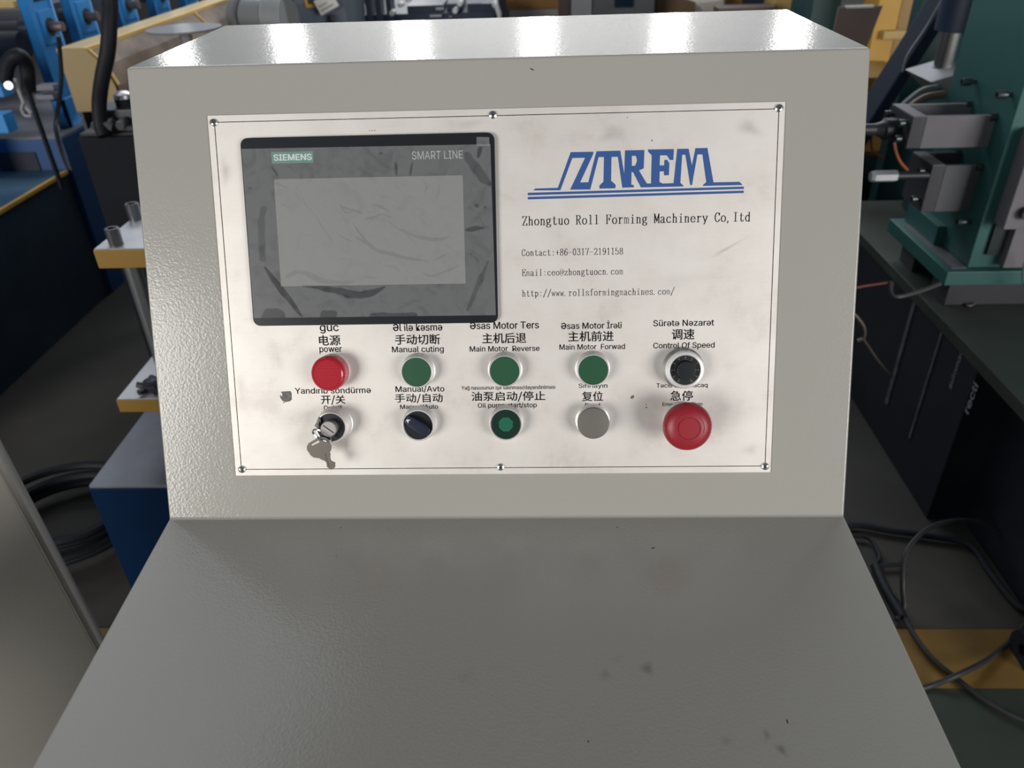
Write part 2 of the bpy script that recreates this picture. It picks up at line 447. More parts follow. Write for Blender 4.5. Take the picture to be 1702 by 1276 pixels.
# ---- brushed face plate
pm = bpy.data.materials.new('brushed_plate'); pm.use_nodes = True; nt = pm.node_tree; b = nt.nodes['Principled BSDF']
b.inputs['Metallic'].default_value = 0.5; b.inputs['Roughness'].default_value = 0.5
tc = nt.nodes.new('ShaderNodeTexCoord')
n1 = nt.nodes.new('ShaderNodeTexNoise'); n1.inputs['Scale'].default_value = 22; n1.inputs['Detail'].default_value = 6; n1.inputs['Roughness'].default_value = 0.62; n1.inputs['Distortion'].default_value = 0.15
mp = nt.nodes.new('ShaderNodeMapping'); mp.inputs['Scale'].default_value = (8, 260, 260)
n2 = nt.nodes.new('ShaderNodeTexNoise'); n2.inputs['Scale'].default_value = 6; n2.inputs['Detail'].default_value = 3
cr = nt.nodes.new('ShaderNodeValToRGB')
cr.color_ramp.elements[0].position = 0.28; cr.color_ramp.elements[0].color = (0.66, 0.62, 0.58, 1)
cr.color_ramp.elements[1].position = 0.62; cr.color_ramp.elements[1].color = (0.79, 0.765, 0.725, 1)
e3 = cr.color_ramp.elements.new(0.42); e3.color = (0.75, 0.715, 0.675, 1)
nt.links.new(tc.outputs['Object'], n1.inputs['Vector']); nt.links.new(tc.outputs['Object'], mp.inputs[0]); nt.links.new(mp.outputs[0], n2.inputs['Vector'])
ad = nt.nodes.new('ShaderNodeMath'); ad.operation = 'MULTIPLY_ADD'; ad.inputs[1].default_value = 0.16
nt.links.new(n2.outputs['Fac'], ad.inputs[0])
sb = nt.nodes.new('ShaderNodeMath'); sb.operation = 'SUBTRACT'; sb.inputs[1].default_value = 0.08
nt.links.new(n1.outputs['Fac'], sb.inputs[0]); nt.links.new(sb.outputs[0], ad.inputs[2])
nt.links.new(ad.outputs[0], cr.inputs[0]); nt.links.new(cr.outputs[0], b.inputs['Base Color'])
bp = nt.nodes.new('ShaderNodeBump'); bp.inputs['Strength'].default_value = 0.05; bp.inputs['Distance'].default_value = 0.0005
nt.links.new(n2.outputs['Fac'], bp.inputs['Height']); nt.links.new(bp.outputs[0], b.inputs['Normal'])
PT = 0.0014
U0, U1, V0, V1 = -0.2338, 0.2331, 0.0398, 0.3446
plate = MB().box((U0, V0, 0.00002), (U1, V1, PT), F).build('face_plate', pm, console, bevel=0.0003, seg=1)
ZI = PT + 0.00012
ln = MB()
for a, c in (((-0.2282, 0.3390), (0.2280, 0.3396)), ((-0.2282, 0.0456), (0.2282, 0.0456))):
    ln.box((a[0], a[1] - 0.00028, PT - 0.0001), (c[0], a[1] + 0.00028, ZI), F)
for u in (-0.2282, 0.2281): ln.box((u - 0.00028, 0.0456, PT - 0.0001), (u + 0.00028, 0.339, ZI), F)
ln.build('border_line', black_ink, plate, smooth=False)
SCR = [(-0.2286, 0.3386), (0, 0.3395), (0.2280, 0.3393), (-0.2276, 0.0457), (0.0006, 0.0463), (0.2282, 0.0453)]
recess = mat('screw_recess', (0.01, 0.01, 0.01), 0.7)
for i, (u, v) in enumerate(SCR):
    X = F @ Matrix.Translation((u, v, PT)) @ Matrix.Rotation(0.35 + i * 1.1, 4, 'Z')
    s = MB().lathe([(0.0033, 0), (0.0033, 0.0006), (0.0030, 0.0013), (0.0022, 0.0018), (0.001, 0.0021), (0, 0.0021)], 20, X).build('screw', chrome, plate)
    MB().box((-0.0019, -0.00035, 0.001), (0.0019, 0.00035, 0.00222), X).box((-0.00035, -0.0019, 0.001), (0.00035, 0.0019, 0.00223), X).build('cross_recess', recess, s, smooth=False)

# company mark, address block, key legends (printed)
LG = [
    [[31.7, 279.7], [33.7, 281.2], [52.0, 281.4], [62.6, 309.3], [81.0, 309.2], [80.7, 307.3], [70.2, 285.3], [76.8, 285.3], [83.4, 309.5], [102.6, 309.6], [105.9, 291.2], [106.4, 309.7], [113.2, 309.7], [113.2, 305.3], [111.9, 305.3], [111.9, 297.5], [113.2, 297.5], [113.2, 292.3], [111.8, 292.8], [111.7, 282.8], [113.8, 282.3], [113.7, 280.5], [104.4, 280.4], [100.7, 304.8], [95.5, 304.8], [95.3, 286.2], [99.0, 282.8], [98.8, 280.1], [85.9, 280.0], [85.8, 282.5], [89.1, 285.5], [89.5, 304.9], [85.1, 304.9], [78.4, 279.5], [62.0, 279.7], [74.2, 304.6], [63.9, 304.6], [54.0, 279.4]],
    [[113.1, 309.7], [122.0, 309.7], [121.6, 295.4], [117.8, 293.7], [124.2, 283.4], [127.6, 283.3], [127.9, 305.4], [124.9, 308.5], [124.9, 310.0], [145.6, 309.9], [145.3, 301.4], [142.6, 301.4], [140.1, 305.1], [134.6, 305.2], [134.4, 297.4], [138.0, 297.4], [138.1, 301.6], [140.2, 301.7], [142.2, 299.0], [141.9, 289.5], [138.0, 289.5], [137.9, 292.7], [134.5, 292.6], [134.4, 284.4], [136.9, 283.1], [145.8, 283.2], [148.3, 310.0], [157.4, 309.9], [160.3, 296.7], [162.8, 310.2], [172.4, 310.2], [177.9, 283.2], [198.6, 283.2], [201.1, 281.1], [201.0, 280.6], [169.4, 280.5], [169.7, 281.5], [172.1, 283.4], [168.5, 305.2], [164.5, 305.3], [160.7, 281.4], [159.2, 281.4], [154.9, 305.2], [152.3, 305.3], [151.3, 283.4], [153.9, 281.0], [153.7, 280.4], [119.5, 280.3], [113.1, 292.3], [113.1, 297.5], [114.7, 297.6], [116.2, 301.6], [115.2, 305.2], [113.1, 305.3]],
    [[27.4, 277.9], [202.4, 279.4], [202.4, 277.5], [27.4, 275.9]], [[27.4, 274.6], [202.4, 276.2], [202.4, 274.3], [27.3, 272.6]]]
vs = []; fs = []
for poly in LG:
    b0 = len(vs); P = [Vector((x / 1000, y / 1000, 0)) for x, y in poly]
    vs += [F @ Vector((p.x, p.y, ZI)) for p in P]
    for t in tessellate_polygon([P]):
        p, q, r = (P[i] for i in t)
        if (q - p).cross(r - p).z < 0: t = t[::-1]
        fs.append(tuple(b0 + i for i in t))
flat_mesh('printed_logo', vs, fs, blue_ink, plate)['label'] = 'blue printed company mark with two lines under it'
MONO = [('Zhongtuo Roll Forming Machinery Co,Itd', 22.2, 251.9, 4.91, 7.1),
    ('Contact:+86-0317-2191158', 21.5, 227.0, 3.51, 5.2),
    ('Email:ceo@zhongtuocn.com', 21.5, 210.6, 3.51, 5.3),
    ('http://www.rollsformingmachines.com/', 21.3, 193.5, 3.53, 5.3)]
for i, (t, u, v, pt_, cap) in enumerate(MONO):
    stroke_text('printed_address', t, u / 1000, v / 1000, pt_ / 1000, cap / 1000, ZI, black_ink, plate, F, 1.25 if i else 1.4)
LINES = [('güc', -143.0, 166.7, 16.0, 4.9, 'x'),
    ('电源', -143.2, 154.4, 18.2, 8.8, 'c'),
    ('power', -142.8, 148.8, 19.1, 4.0, 'x'),
    ('Əl ilə kəsmə', -67.4, 166.0, 41.8, 5.9, 'C'),
    ('手动切断', -67.9, 154.2, 38.3, 8.7, 'c'),
    ('Manual cuting', -67.9, 147.8, 44.1, 4.9, 'C'),
    ('Əsas Motor Ters', 6.2, 166.7, 58.0, 5.8, 'C'),
    ('主机后退', 5.9, 154.4, 37.1, 8.7, 'c'),
    ('Main Motor  Reverse', 6.0, 147.6, 59.1, 4.5, 'C'),
    ('Əsas Motor İrəli', 79.3, 165.8, 50.5, 5.1, 'C'),
    ('主机前进', 78.9, 155.1, 37.9, 8.6, 'c'),
    ('Main Motor  Forwad', 80.0, 148.3, 55.0, 4.4, 'C'),
    ('Sürətə Nəzarət', 156.2, 167.1, 50.3, 5.0, 'C'),
    ('调速', 156.0, 155.6, 18.7, 8.9, 'c'),
    ('Control Of Speed', 156.8, 148.5, 51.0, 4.6, 'C'),
    ('Yandırıb söndürmə', -143.0, 112.9, 65.9, 5.0, 'C'),
    ('开/关', -143.1, 102.8, 21.1, 8.5, 'c'),
    ('On/off', -143.7, 98.1, 15.9, 4.0, 'C'),
    ('Manual/Avto', -67.4, 113.5, 42.0, 4.9, 'C'),
    ('手动/自动', -68.7, 103.4, 41.1, 8.4, 'c'),
    ('Manual/Auto', -68.7, 98.6, 32.7, 3.6, 'C'),
    ('Yağ nasosunun işə salınması/dayandınlması', 8.4, 114.8, 80.0, 3.2, 'C'),
    ('油泵启动/停止', 8.4, 104.0, 63.1, 8.9, 'c'),
    ('Oil pump start/stop', 7.4, 99.0, 50.6, 4.0, 'C'),
    ('Sıfırlayın', 80.7, 115.4, 24.3, 3.6, 'C'),
    ('复位', 80.3, 103.8, 17.7, 8.4, 'c'),
    ('Reset', 80.6, 98.5, 13.2, 3.6, 'C'),
    ('Təcili Dayanacaq', 155.9, 114.9, 43.0, 3.6, 'C'),
    ('急停', 155.7, 103.4, 18.9, 8.6, 'c'),
    ('Ememency Stop', 156.6, 99.0, 33.8, 2.9, 'C')]
for t, u, v, wd, cap, k in LINES:
    X = F @ Matrix.Translation((u / 1000, v / 1000, ZI))
    font_mesh('printed_legend', t, black_ink, plate, X, wd / 1000, cap / 1000, k, 0.006 if k == 'c' else 0.012)
# scuffs left on the plate
sp = MB()
blob = [(-4.2, 4.6), (3.8, 5), (4.6, 3), (4.4, -2.2), (2.6, -3.6), (-1.2, -4.2), (-3.4, -3.2), (-5, -0.6), (-5.4, 1.6), (-4.4, 1.4), (-3.6, 0.2), (-3.2, 2.4)]
sp.prism([(-0.1838 + x / 1000 * 1.05, 0.1100 + y / 1000 * 1.05) for x, y in blob], PT - 0.0001, ZI, F)
sp.prism([(0.1141 + x / 1000 * 0.33, 0.1068 + (y + x * 0.4) / 1000 * 0.3) for x, y in blob], PT - 0.0001, ZI, F)
for u, v, r in ((-0.1863, 0.1051, 0.0006), (0.1259, 0.1004, 0.0005), (0.1260, 0.0978, 0.0007), (-0.1005, 0.3296, 0.0004), (-0.0984, 0.3297, 0.0004), (-0.0964, 0.3297, 0.0004), (0.128, 0.317, 0.0006), (0.108, 0.335, 0.0004)):
    sp.lathe([(0, ZI), (r, ZI), (r, PT - 0.0001)], 8, F @ Matrix.Translation((u, v, 0)))
sp.build('scuffs', mat('glue_residue', (0.13, 0.125, 0.12), 0.6, var=0.3, vscale=300), plate, smooth=False)['kind'] = 'stuff'
smudges('plate_smudges', plate, [(-0.02, 0.333, 0.02, 0.005, 0.10, 0.1), (0.095, 0.322, 0.014, 0.008, 0.14, 0.3), (0.205, 0.325, 0.014, 0.008, 0.18, -0.4), (-0.222, 0.30, 0.006, 0.016, 0.16, 0), (0.19, 0.23, 0.02, 0.0016, 0.22, 0.5), (-0.18, 0.09, 0.014, 0.009, 0.06, 0.2), (0.215, 0.06, 0.010, 0.006, 0.12, 0.2), (0.155, 0.205, 0.05, 0.009, 0.05, 0.1), (-0.19, 0.145, 0.008, 0.02, 0.08, 0.3), (-0.223, 0.12, 0.006, 0.02, 0.09, 0.0)], F, ZI)

# ---- touch screen
def rrect(u0, v0, u1, v1, r, n=6):
    P = []
    for cx, cy, a in ((u1 - r, v1 - r, 0), (u0 + r, v1 - r, 90), (u0 + r, v0 + r, 180), (u1 - r, v0 + r, 270)):
        P += [(cx + r * cos(radians(a + 90 * i / n)), cy + r * sin(radians(a + 90 * i / n))) for i in range(n + 1)]
    return P


SU0, SU1, SV0, SV1 = -0.2066, 0.0012, 0.1722, 0.3256
HB = 0.0052
screen = MB().prism(rrect(SU0, SV0, SU1, SV1, 0.006), PT, HB, F).build('touch_screen', mat('screen_bezel', (0.012, 0.014, 0.018), 0.28), console, bevel=0.0012, seg=2)
screen['label'] = 'black framed touch screen under wrinkled protective film'
MB().box((-0.1808, 0.2052, HB - 0.0003), (-0.0253, 0.2925, HB + 0.0001), F).build('display', mat('display_glass', (0.175, 0.178, 0.172), 0.3), screen, smooth=False)
MB().box((-0.1816, 0.3050, HB - 0.0003), (-0.1472, 0.3141, HB + 0.0001), F).build('name_badge', mat('badge_green', (0.03, 0.20, 0.155), 0.4), screen, smooth=False)
wi = mat('white_ink', (0.75, 0.77, 0.76), 0.5)
font_mesh('printed_name', 'SIEMENS', mat('badge_ink', (0.62, 0.72, 0.69), 0.5), screen, F @ Matrix.Translation((-0.1641, 0.3073, HB + 0.0002)), 0.0311, 0.0047, 'C', 0.035)
font_mesh('printed_name', 'SMART LINE', mat('bezel_ink', (0.42, 0.44, 0.46), 0.5), screen, F @ Matrix.Translation((-0.0455, 0.3058, HB + 0.0002)), 0.0413, 0.0062, 'C', 0.0)
# protective film with its creases: where it clings to the glass it turns clearer and darker
CREASE = [([[-128.1, 272.5], [-123.8, 268.7], [-114.7, 266.3], [-107.2, 263.2]], 1.2, 0.8),
    ([[-126.8, 269.5], [-122.4, 265.0], [-111.7, 265.5]], 0.8, 0.7),
    ([[-102.3, 270.5], [-94.7, 269.7], [-87.3, 265.1]], 1.1, 0.7),
    ([[-107.4, 259.5], [-98.2, 260.8], [-93.5, 263.0], [-84.5, 259.8]], 1.2, 0.7),
    ([[-93.6, 261.5], [-81.8, 252.4], [-72.8, 246.2], [-64.0, 237.1]], 0.6, 0.7),
    ([[-77.2, 250.8], [-65.3, 244.6], [-53.1, 242.2], [-44.0, 242.0], [-37.8, 244.1]], 2.1, 0.7),
    ([[-116.8, 256.0], [-111.1, 246.9], [-103.8, 239.3], [-97.9, 234.7]], 1.1, 0.8),
    ([[-115.8, 245.5], [-108.3, 240.9], [-97.9, 233.9], [-84.2, 230.0], [-72.1, 226.7], [-55.3, 224.2]], 2.4, 0.8),
    ([[-131.0, 248.8], [-123.6, 243.4], [-117.5, 241.0]], 0.9, 0.6),
    ([[-148.5, 264.0], [-141.6, 252.0], [-134.5, 241.3]], 0.9, 0.5),
    ([[-162.4, 287.9], [-155.7, 273.0], [-148.5, 264.0]], 0.8, 0.4),
    ([[-177.1, 273.4], [-166.7, 268.8]], 0.6, 0.5),
    ([[-179.1, 289.7], [-168.7, 285.1]], 0.8, 0.6),
    ([[-176.6, 212.5], [-166.9, 216.9], [-157.7, 215.3], [-145.6, 209.7], [-130.1, 207.6], [-117.7, 208.5]], 3.6, 0.7),
    ([[-57.6, 288.7], [-54.7, 284.3], [-56.4, 279.9]], 1.1, 0.6),
    ([[-45.6, 285.6], [-45.0, 281.2], [-47.4, 275.4]], 1.1, 0.6),
    ([[-60.2, 214.5], [-54.2, 212.1], [-43.3, 214.9], [-29.4, 220.8]], 1.2, 0.7),
    ([[-50.7, 224.9], [-39.8, 230.0]], 0.9, 0.6),
    ([[-92.3, 221.0], [-84.7, 220.1], [-80.2, 216.3]], 1.2, 0.5),
    ([[-111.3, 212.2], [-99.0, 211.3]], 0.8, 0.7),
    ([[-193.1, 221.2], [-184.6, 208.8], [-174.6, 194.8], [-164.6, 180.0]], 3.9, 1),
    ([[-161.4, 205.7], [-136.7, 201.9], [-121.3, 197.9], [-105.8, 198.4], [-93.1, 203.6]], 5.1, 0.9),
    ([[-192.9, 180.4], [-185.0, 180.3]], 12.8, 0.8),
    ([[-144.2, 180.5], [-139.5, 180.4]], 9.0, 0.8),
    ([[-103.6, 179.1], [-69.3, 178.6]], 4.5, 0.8),
    ([[-79.6, 303.7], [-79.3, 293.5]], 1.8, 0.7),
    ([[-66.0, 303.4], [-68.2, 293.3]], 1.4, 0.7),
    ([[-22.4, 309.7], [-13.7, 296.5], [-2.8, 284.7]], 6.3, 0.6),
    ([[-24.0, 249.1], [-8.8, 250.3]], 2.7, 0.8),
    ([[-191.4, 267.8], [-194.2, 249.9], [-194.2, 228.8]], 4.5, 0.5),
    ([[-24.2, 183.4], [-6.4, 222.6]], 3.3, 0.5),
    ([[-182.0, 302.9], [-177.1, 295.5]], 1.5, 0.7),
    ([[-15.2, 268.1], [-13.7, 268.1]], 1.8, 0.7),
    ([[-8.1, 266.5], [-7.2, 267.2]], 1.5, 0.6),
    ([[-92.0, 311.5], [-90.6, 310.9]], 1.4, 0.7),
    ([[-201.6, 285.7], [-200.1, 285.7]], 1.8, 0.5),
    ([[-12.3, 306.6], [-10.0, 313.8]], 3.3, 0.9)]
FC = [(-0.2055, 0.1790), (-0.0006, 0.1786), (-0.0022, 0.3163), (-0.2057, 0.3170)]
NU, NV = 330, 230
segs = []


def crease(pts, wd, a, taper=True):
    P = [Vector(p) for p in pts]; n = len(P); Q = []
    for i in range(n - 1):
        p0, p1, p2, p3 = P[max(0, i - 1)], P[i], P[i + 1], P[min(n - 1, i + 2)]
        for k in range(7):
            t = k / 7; Q.append(0.5 * (2 * p1 + (p2 - p0) * t + (2 * p0 - 5 * p1 + 4 * p2 - p3) * t * t + (3 * p1 - p0 - 3 * p2 + p3) * t ** 3))
    Q.append(P[-1]); m_ = len(Q) - 1
    for i in range(m_):
        s = (i + 0.5) / m_; ww = wd * (0.12 + 0.88 * sin(pi * s) ** 0.8) if taper else wd
        segs.append((Q[i].x, Q[i].y, Q[i + 1].x - Q[i].x, Q[i + 1].y - Q[i].y, ww / 2, a))


for pts, wd, a in CREASE: crease(pts, wd * (1.25 if wd < 8 else 1), a, wd < 4.4 or wd in (5.1, 6.3))
rc = random.Random(11)
for k in range(110):                                   # fine wrinkles running mostly down to the right
    x, y = rc.uniform(-200, -6), rc.uniform(183, 300)
    if k < 60: x, y = rc.gauss(-95, 32), rc.gauss(243, 24)
    if not (-203 < x < -4 and 181 < y < 314): continue
    an = rc.gauss(-0.65, 0.45); L = rc.uniform(3, 15); bd = rc.uniform(-2, 2)
    crease([(x, y), (x + cos(an) * L * 0.5 + bd * 0.4, y + sin(an) * L * 0.5 + bd), (x + cos(an) * L, y + sin(an) * L)], rc.uniform(0.35, 0.9), rc.uniform(0.12, 0.42))
import numpy as np
gu, gv = np.meshgrid(np.linspace(0, 1, NU), np.linspace(0, 1, NV))
cx = [np.array([c[k] for c in FC]) * 1000 for k in (0, 1)]
def bil(c): return c[0] * (1 - gu) * (1 - gv) + c[1] * gu * (1 - gv) + c[2] * gu * gv + c[3] * (1 - gu) * gv
GX, GY = bil(cx[0]), bil(cx[1])
wob = 0.6 * np.sin(GX * 0.33 + np.sin(GY * 0.21) * 2) + 0.5 * np.sin(GY * 0.41 + np.sin(GX * 0.17) * 3)
stick = np.zeros_like(GX)
for x, y, dx, dy, hw, a in segs:
    L = dx * dx + dy * dy + 1e-9
    t = np.clip(((GX - x) * dx + (GY - y) * dy) / L, 0, 1)
    d = np.hypot(GX - x - t * dx, GY - y - t * dy)
    hw2 = hw * (1 + 0.28 * wob) + 0.1
    stick = np.maximum(stick, a * np.clip((hw2 - d) / 0.7 + 0.5, 0, 1))
rel = 0.25 * np.exp(-stick) * (1 + 0.5 * wob)
Z = HB * 1000 + 0.35 + 0.28 * (1 - stick) + 0.035 * wob
V = [tuple(F @ Vector((GX[j, i] / 1000, GY[j, i] / 1000, Z[j, i] / 1000))) for j in range(NV) for i in range(NU)]
Q = [(j * NU + i, j * NU + i + 1, (j + 1) * NU + i + 1, (j + 1) * NU + i) for j in range(NV - 1) for i in range(NU - 1)]
st = list(stick.ravel())
# pull tab at the upper right corner
b0 = len(V)
for u, v in ((-0.0133, 0.3155), (-0.0028, 0.3150), (-0.0030, 0.3218), (-0.0133, 0.3222)):
    V.append(tuple(F @ Vector((u, v, HB + 0.0006)))); st.append(0.0)
Q.append((b0, b0 + 1, b0 + 2, b0 + 3))
fm = bpy.data.materials.new('protective_film'); fm.use_nodes = True; nt = fm.node_tree; b = nt.nodes['Principled BSDF']
b.inputs['Base Color'].default_value = (0.62, 0.64, 0.645, 1); b.inputs['Roughness'].default_value = 0.42; b.inputs['Specular IOR Level'].default_value = 0.25
av = nt.nodes.new('ShaderNodeAttribute'); av.attribute_name = 'stick'
tc = nt.nodes.new('ShaderNodeTexCoord')
nz = nt.nodes.new('ShaderNodeTexNoise'); nz.inputs['Scale'].default_value = 55; nz.inputs['Detail'].default_value = 5; nz.inputs['Distortion'].default_value = 1.6
nt.links.new(tc.outputs['Object'], nz.inputs['Vector'])
mr = nt.nodes.new('ShaderNodeMapRange'); mr.inputs[1].default_value = 0.25; mr.inputs[2].default_value = 0.5; mr.inputs[3].default_value = 0.15; mr.inputs[4].default_value = 0.21
nt.links.new(nz.outputs['Fac'], mr.inputs[0])
ms = nt.nodes.new('ShaderNodeMath'); ms.operation = 'MULTIPLY_ADD'; ms.inputs[1].default_value = -0.15
nt.links.new(av.outputs['Fac'], ms.inputs[0]); nt.links.new(mr.outputs[0], ms.inputs[2])
tr = nt.nodes.new('ShaderNodeBsdfTransparent'); mx = nt.nodes.new('ShaderNodeMixShader')
nt.links.new(ms.outputs[0], mx.inputs[0]); nt.links.new(tr.outputs[0], mx.inputs[1]); nt.links.new(b.outputs[0], mx.inputs[2])
nt.links.new(mx.outputs[0], nt.nodes['Material Output'].inputs[0])
bq = nt.nodes.new('ShaderNodeBump'); bq.inputs['Strength'].default_value = 0.35; bq.inputs['Distance'].default_value = 0.001
nt.links.new(nz.outputs['Fac'], bq.inputs['Height']); nt.links.new(bq.outputs[0], b.inputs['Normal'])
film = flat_mesh('protective_film', V, Q, fm, screen)
film.data.attributes.new('stick', 'FLOAT', 'POINT').data.foreach_set('value', st)
film.data.shade_smooth()

# ---- switches and lamps (all in the face frame, millimetres -> metres)
def dev(u, v): return F @ Matrix.Translation((u / 1000, v / 1000, PT))


def la(prof, X, n=48): return MB().lathe([(r / 1000, z / 1000) for r, z in prof], n, X)


green = mat('green_button', (0.012, 0.082, 0.035), 0.42)
RINGP = [(14.9, 0), (14.9, 1.2), (14.4, 2), (13.9, 2.2), (13.4, 10.6), (13.0, 11.4), (12.5, 11.4), (12.2, 10.8), (12.2, 6)]
for u in (-68.0, 6.2, 80.2):
    X = dev(u, 132.2)
    ps = la(RINGP, X).build('push_button', satin, console); ps['label'] = 'flush green push button in a bright metal ring'
    la([(12.15, 6), (12.15, 10.4), (11.8, 10.9), (0, 10.9)], X).build('button_cap', green, ps)
# reset
X = dev(80.2, 87.2)
ps = la([(14.6, 0), (14.4, 1.5), (13.2, 2), (12.6, 9)], X).build('push_button', satin, console); ps['label'] = 'round grey reset button, proud of its ring'
la([(12.4, 8), (13.3, 9.5), (13.5, 12.4), (13.0, 13.3), (12.2, 13.5), (0, 13.7)], X).build('button_cap', mat('grey_button', (0.145, 0.14, 0.125), 0.45), ps)
# oil pump
X = dev(6.4, 86.6)
ps = la([(15.0, 0), (15.0, 1.2), (14.5, 2), (14.2, 10.4), (13.6, 11.5), (13.0, 11.5), (12.6, 10.6), (12.6, 6)], X).build('push_button', satin, console)
ps['label'] = 'dark green button with a lighter clover shaped centre'
la([(12.5, 6), (12.5, 10.4), (12.0, 10.8), (0, 10.8)], X).build('button_cap', mat('dark_green_cap', (0.006, 0.028, 0.018), 0.3), ps)
cl = []
for i in range(64):
    t = 2 * pi * i / 64; r = 5.9 + 0.9 * abs(sin(2 * t)) ** 0.5 - 0.7 + 0.5 * (abs(cos(2 * t)) > 0.55)
    cl.append((r * cos(t) / 1000, r * sin(t) / 1000))
MB().prism(cl, 0.0105, 0.0113, X).build('clover_mark', mat('lit_green_cap', (0.012, 0.13, 0.075), 0.35), ps, smooth=False)
# red pilot lamp
X = dev(-142.0, 132.2)
lamp = la([(15.0, 0), (15.0, 1.5), (14.6, 2.2), (13.6, 2.4)], X).build('pilot_lamp', satin, console); lamp['label'] = 'round red pilot lamp lens'
red_l = mat('red_lens', (0.50, 0.018, 0.035), 0.22, coat=0.4); red_l.node_tree.nodes['Principled BSDF'].inputs['Transmission Weight'].default_value = 0.12
lens = la([(14.9, 2), (15.0, 12.5), (14.6, 14.5), (13.4, 16.2), (11.9, 17.0), (11.6, 16.6), (0, 16.6)], X).build('lens', red_l, lamp)
rb = MB()
for k in range(-5, 6):
    hw = sqrt(11.4 ** 2 - (k * 2.0) ** 2) / 1000
    rb.box((-hw, k * 0.002 - 0.0006, 0.0164), (hw, k * 0.002 + 0.0006, 0.0169), X)
rb.build('lens_ribs', red_l, lens, bevel=0.00015, seg=1)
# speed control
X = dev(155.9, 131.7)
pot = la([(17.2, 0), (17.4, 1.5), (17.2, 3.5), (16.2, 5), (15.8, 10.5)], X).build('speed_dial', mat('dial_body', (0.33, 0.34, 0.33), 0.3, 0.8), console)
la([(15.9, 10), (15.7, 12.4), (14.6, 13.9), (13.0, 14.3), (12.4, 13.8), (12.2, 12)], X).build('polished_ring', mat('polished_ring', (0.86, 0.86, 0.86), 0.3, 0.4), pot)
pot['label'] = 'black speed dial in a wide polished ring'
dial = la([(12.3, 11), (12.3, 13.0), (0, 13.0)], X).build('dial_face', mat('dial_black', (0.016, 0.017, 0.018), 0.35), pot)
kb = la([(7.6, 13), (7.6, 18), (7.0, 19), (0, 19.2)], X, 40)
for i in range(20):
    t = 2 * pi * i / 20
    kb.cyl(X @ Vector((0.0077 * cos(t), 0.0077 * sin(t), 0.013)), X @ Vector((0.0076 * cos(t), 0.0076 * sin(t), 0.0182)), 0.0005, 6)
kb.build('knob', black_plastic, pot)
tk = MB()
for i in range(31):
    t = radians(240 - 10 * i); r0, r1 = 8.5, (9.5 if i % 3 == 0 else 9.0)
    R = X @ Matrix.Rotation(t, 4, 'Z')
    tk.box((r0 / 1000, -0.00012, 0.0129), (r1 / 1000, 0.00012, 0.01306), R)
tk.build('scale_marks', mat('dial_ink', (0.30, 0.31, 0.31), 0.5), dial, smooth=False)
for i in range(11):
    t = radians(240 - 30 * i)
    font_mesh('scale_number', str(i), MATS['dial_ink'], dial, X @ Matrix.Translation((0.0107 * cos(t), 0.0107 * sin(t), 0.0131)) @ Matrix.Rotation(t - pi / 2, 4, 'Z') @ Matrix.Translation((0, -0.0008, 0)), 0.0016 if i == 10 else 0.0009, 0.0016, 'C')
# key switch
X = dev(-142.0, 86.4)
ks = la([(15.2, 0), (15.2, 1.0), (14.7, 1.3), (14.5, 5.5), (13.7, 14.5), (12.9, 16.2), (12.3, 16.3), (11.9, 15.6), (11.8, 11)], X).build('key_switch', satin, console)
ks['label'] = 'round key switch with black insert and steel lock barrel'
la([(11.9, 11), (11.9, 15.0), (0, 15.2)], X).build('insert', black_plastic, ks)
ar = MB().prism([(-0.0100, 0.0066), (-0.0085, 0.0057), (-0.0089, 0.0078)], 0.0150, 0.0153, X); ar.build('pointer_mark', wi, ks, smooth=False)
XB = X @ Matrix.Translation((-0.0006, -0.0003, 0))
brl = la([(6.9, 15), (6.9, 21.2), (6.5, 21.8), (6.1, 21.4), (0, 21.4)], XB).build('lock_barrel', mat('barrel_steel', (0.42, 0.40, 0.39), 0.35, 0.6), ks)
MB().box((-0.0053, -0.00032, 0.0212), (0.0053, 0.00032, 0.0217), XB @ Matrix.Rotation(radians(-37), 4, 'Z')).build('key_slot', black_ink, brl, smooth=False)
# selector
X = dev(-68.4, 86.4)
sel = la([(15.0, 0), (15.0, 1.2), (14.4, 2), (14.0, 10.4), (13.3, 11.4), (12.6, 11.4), (12.2, 10.8), (12.1, 7)], X).build('selector_switch', satin, console)
sel['label'] = 'black two position selector with white arrow'
la([(12.2, 7), (12.2, 9.6), (0, 9.6)], X).build('insert', black_plastic, sel)
R = X @ Matrix.Rotation(radians(146), 4, 'Z')
MB().prism([(0.0112, 0.0030), (0.0112, -0.0030), (0.006, -0.0048), (-0.006, -0.0048), (-0.0112, -0.003), (-0.0112, 0.003), (-0.006, 0.0048), (0.006, 0.0048)], 0.0095, 0.0150, R).build('handle', mat('navy_plastic', (0.010, 0.015, 0.035), 0.35), sel, bevel=0.001)
MB().prism([(0.0112, 0.0002), (0.0078, 0.0022), (0.0086, 0.0002), (0.0078, -0.0018)], 0.0149, 0.0152, R).build('arrow_mark', wi, sel, smooth=False)
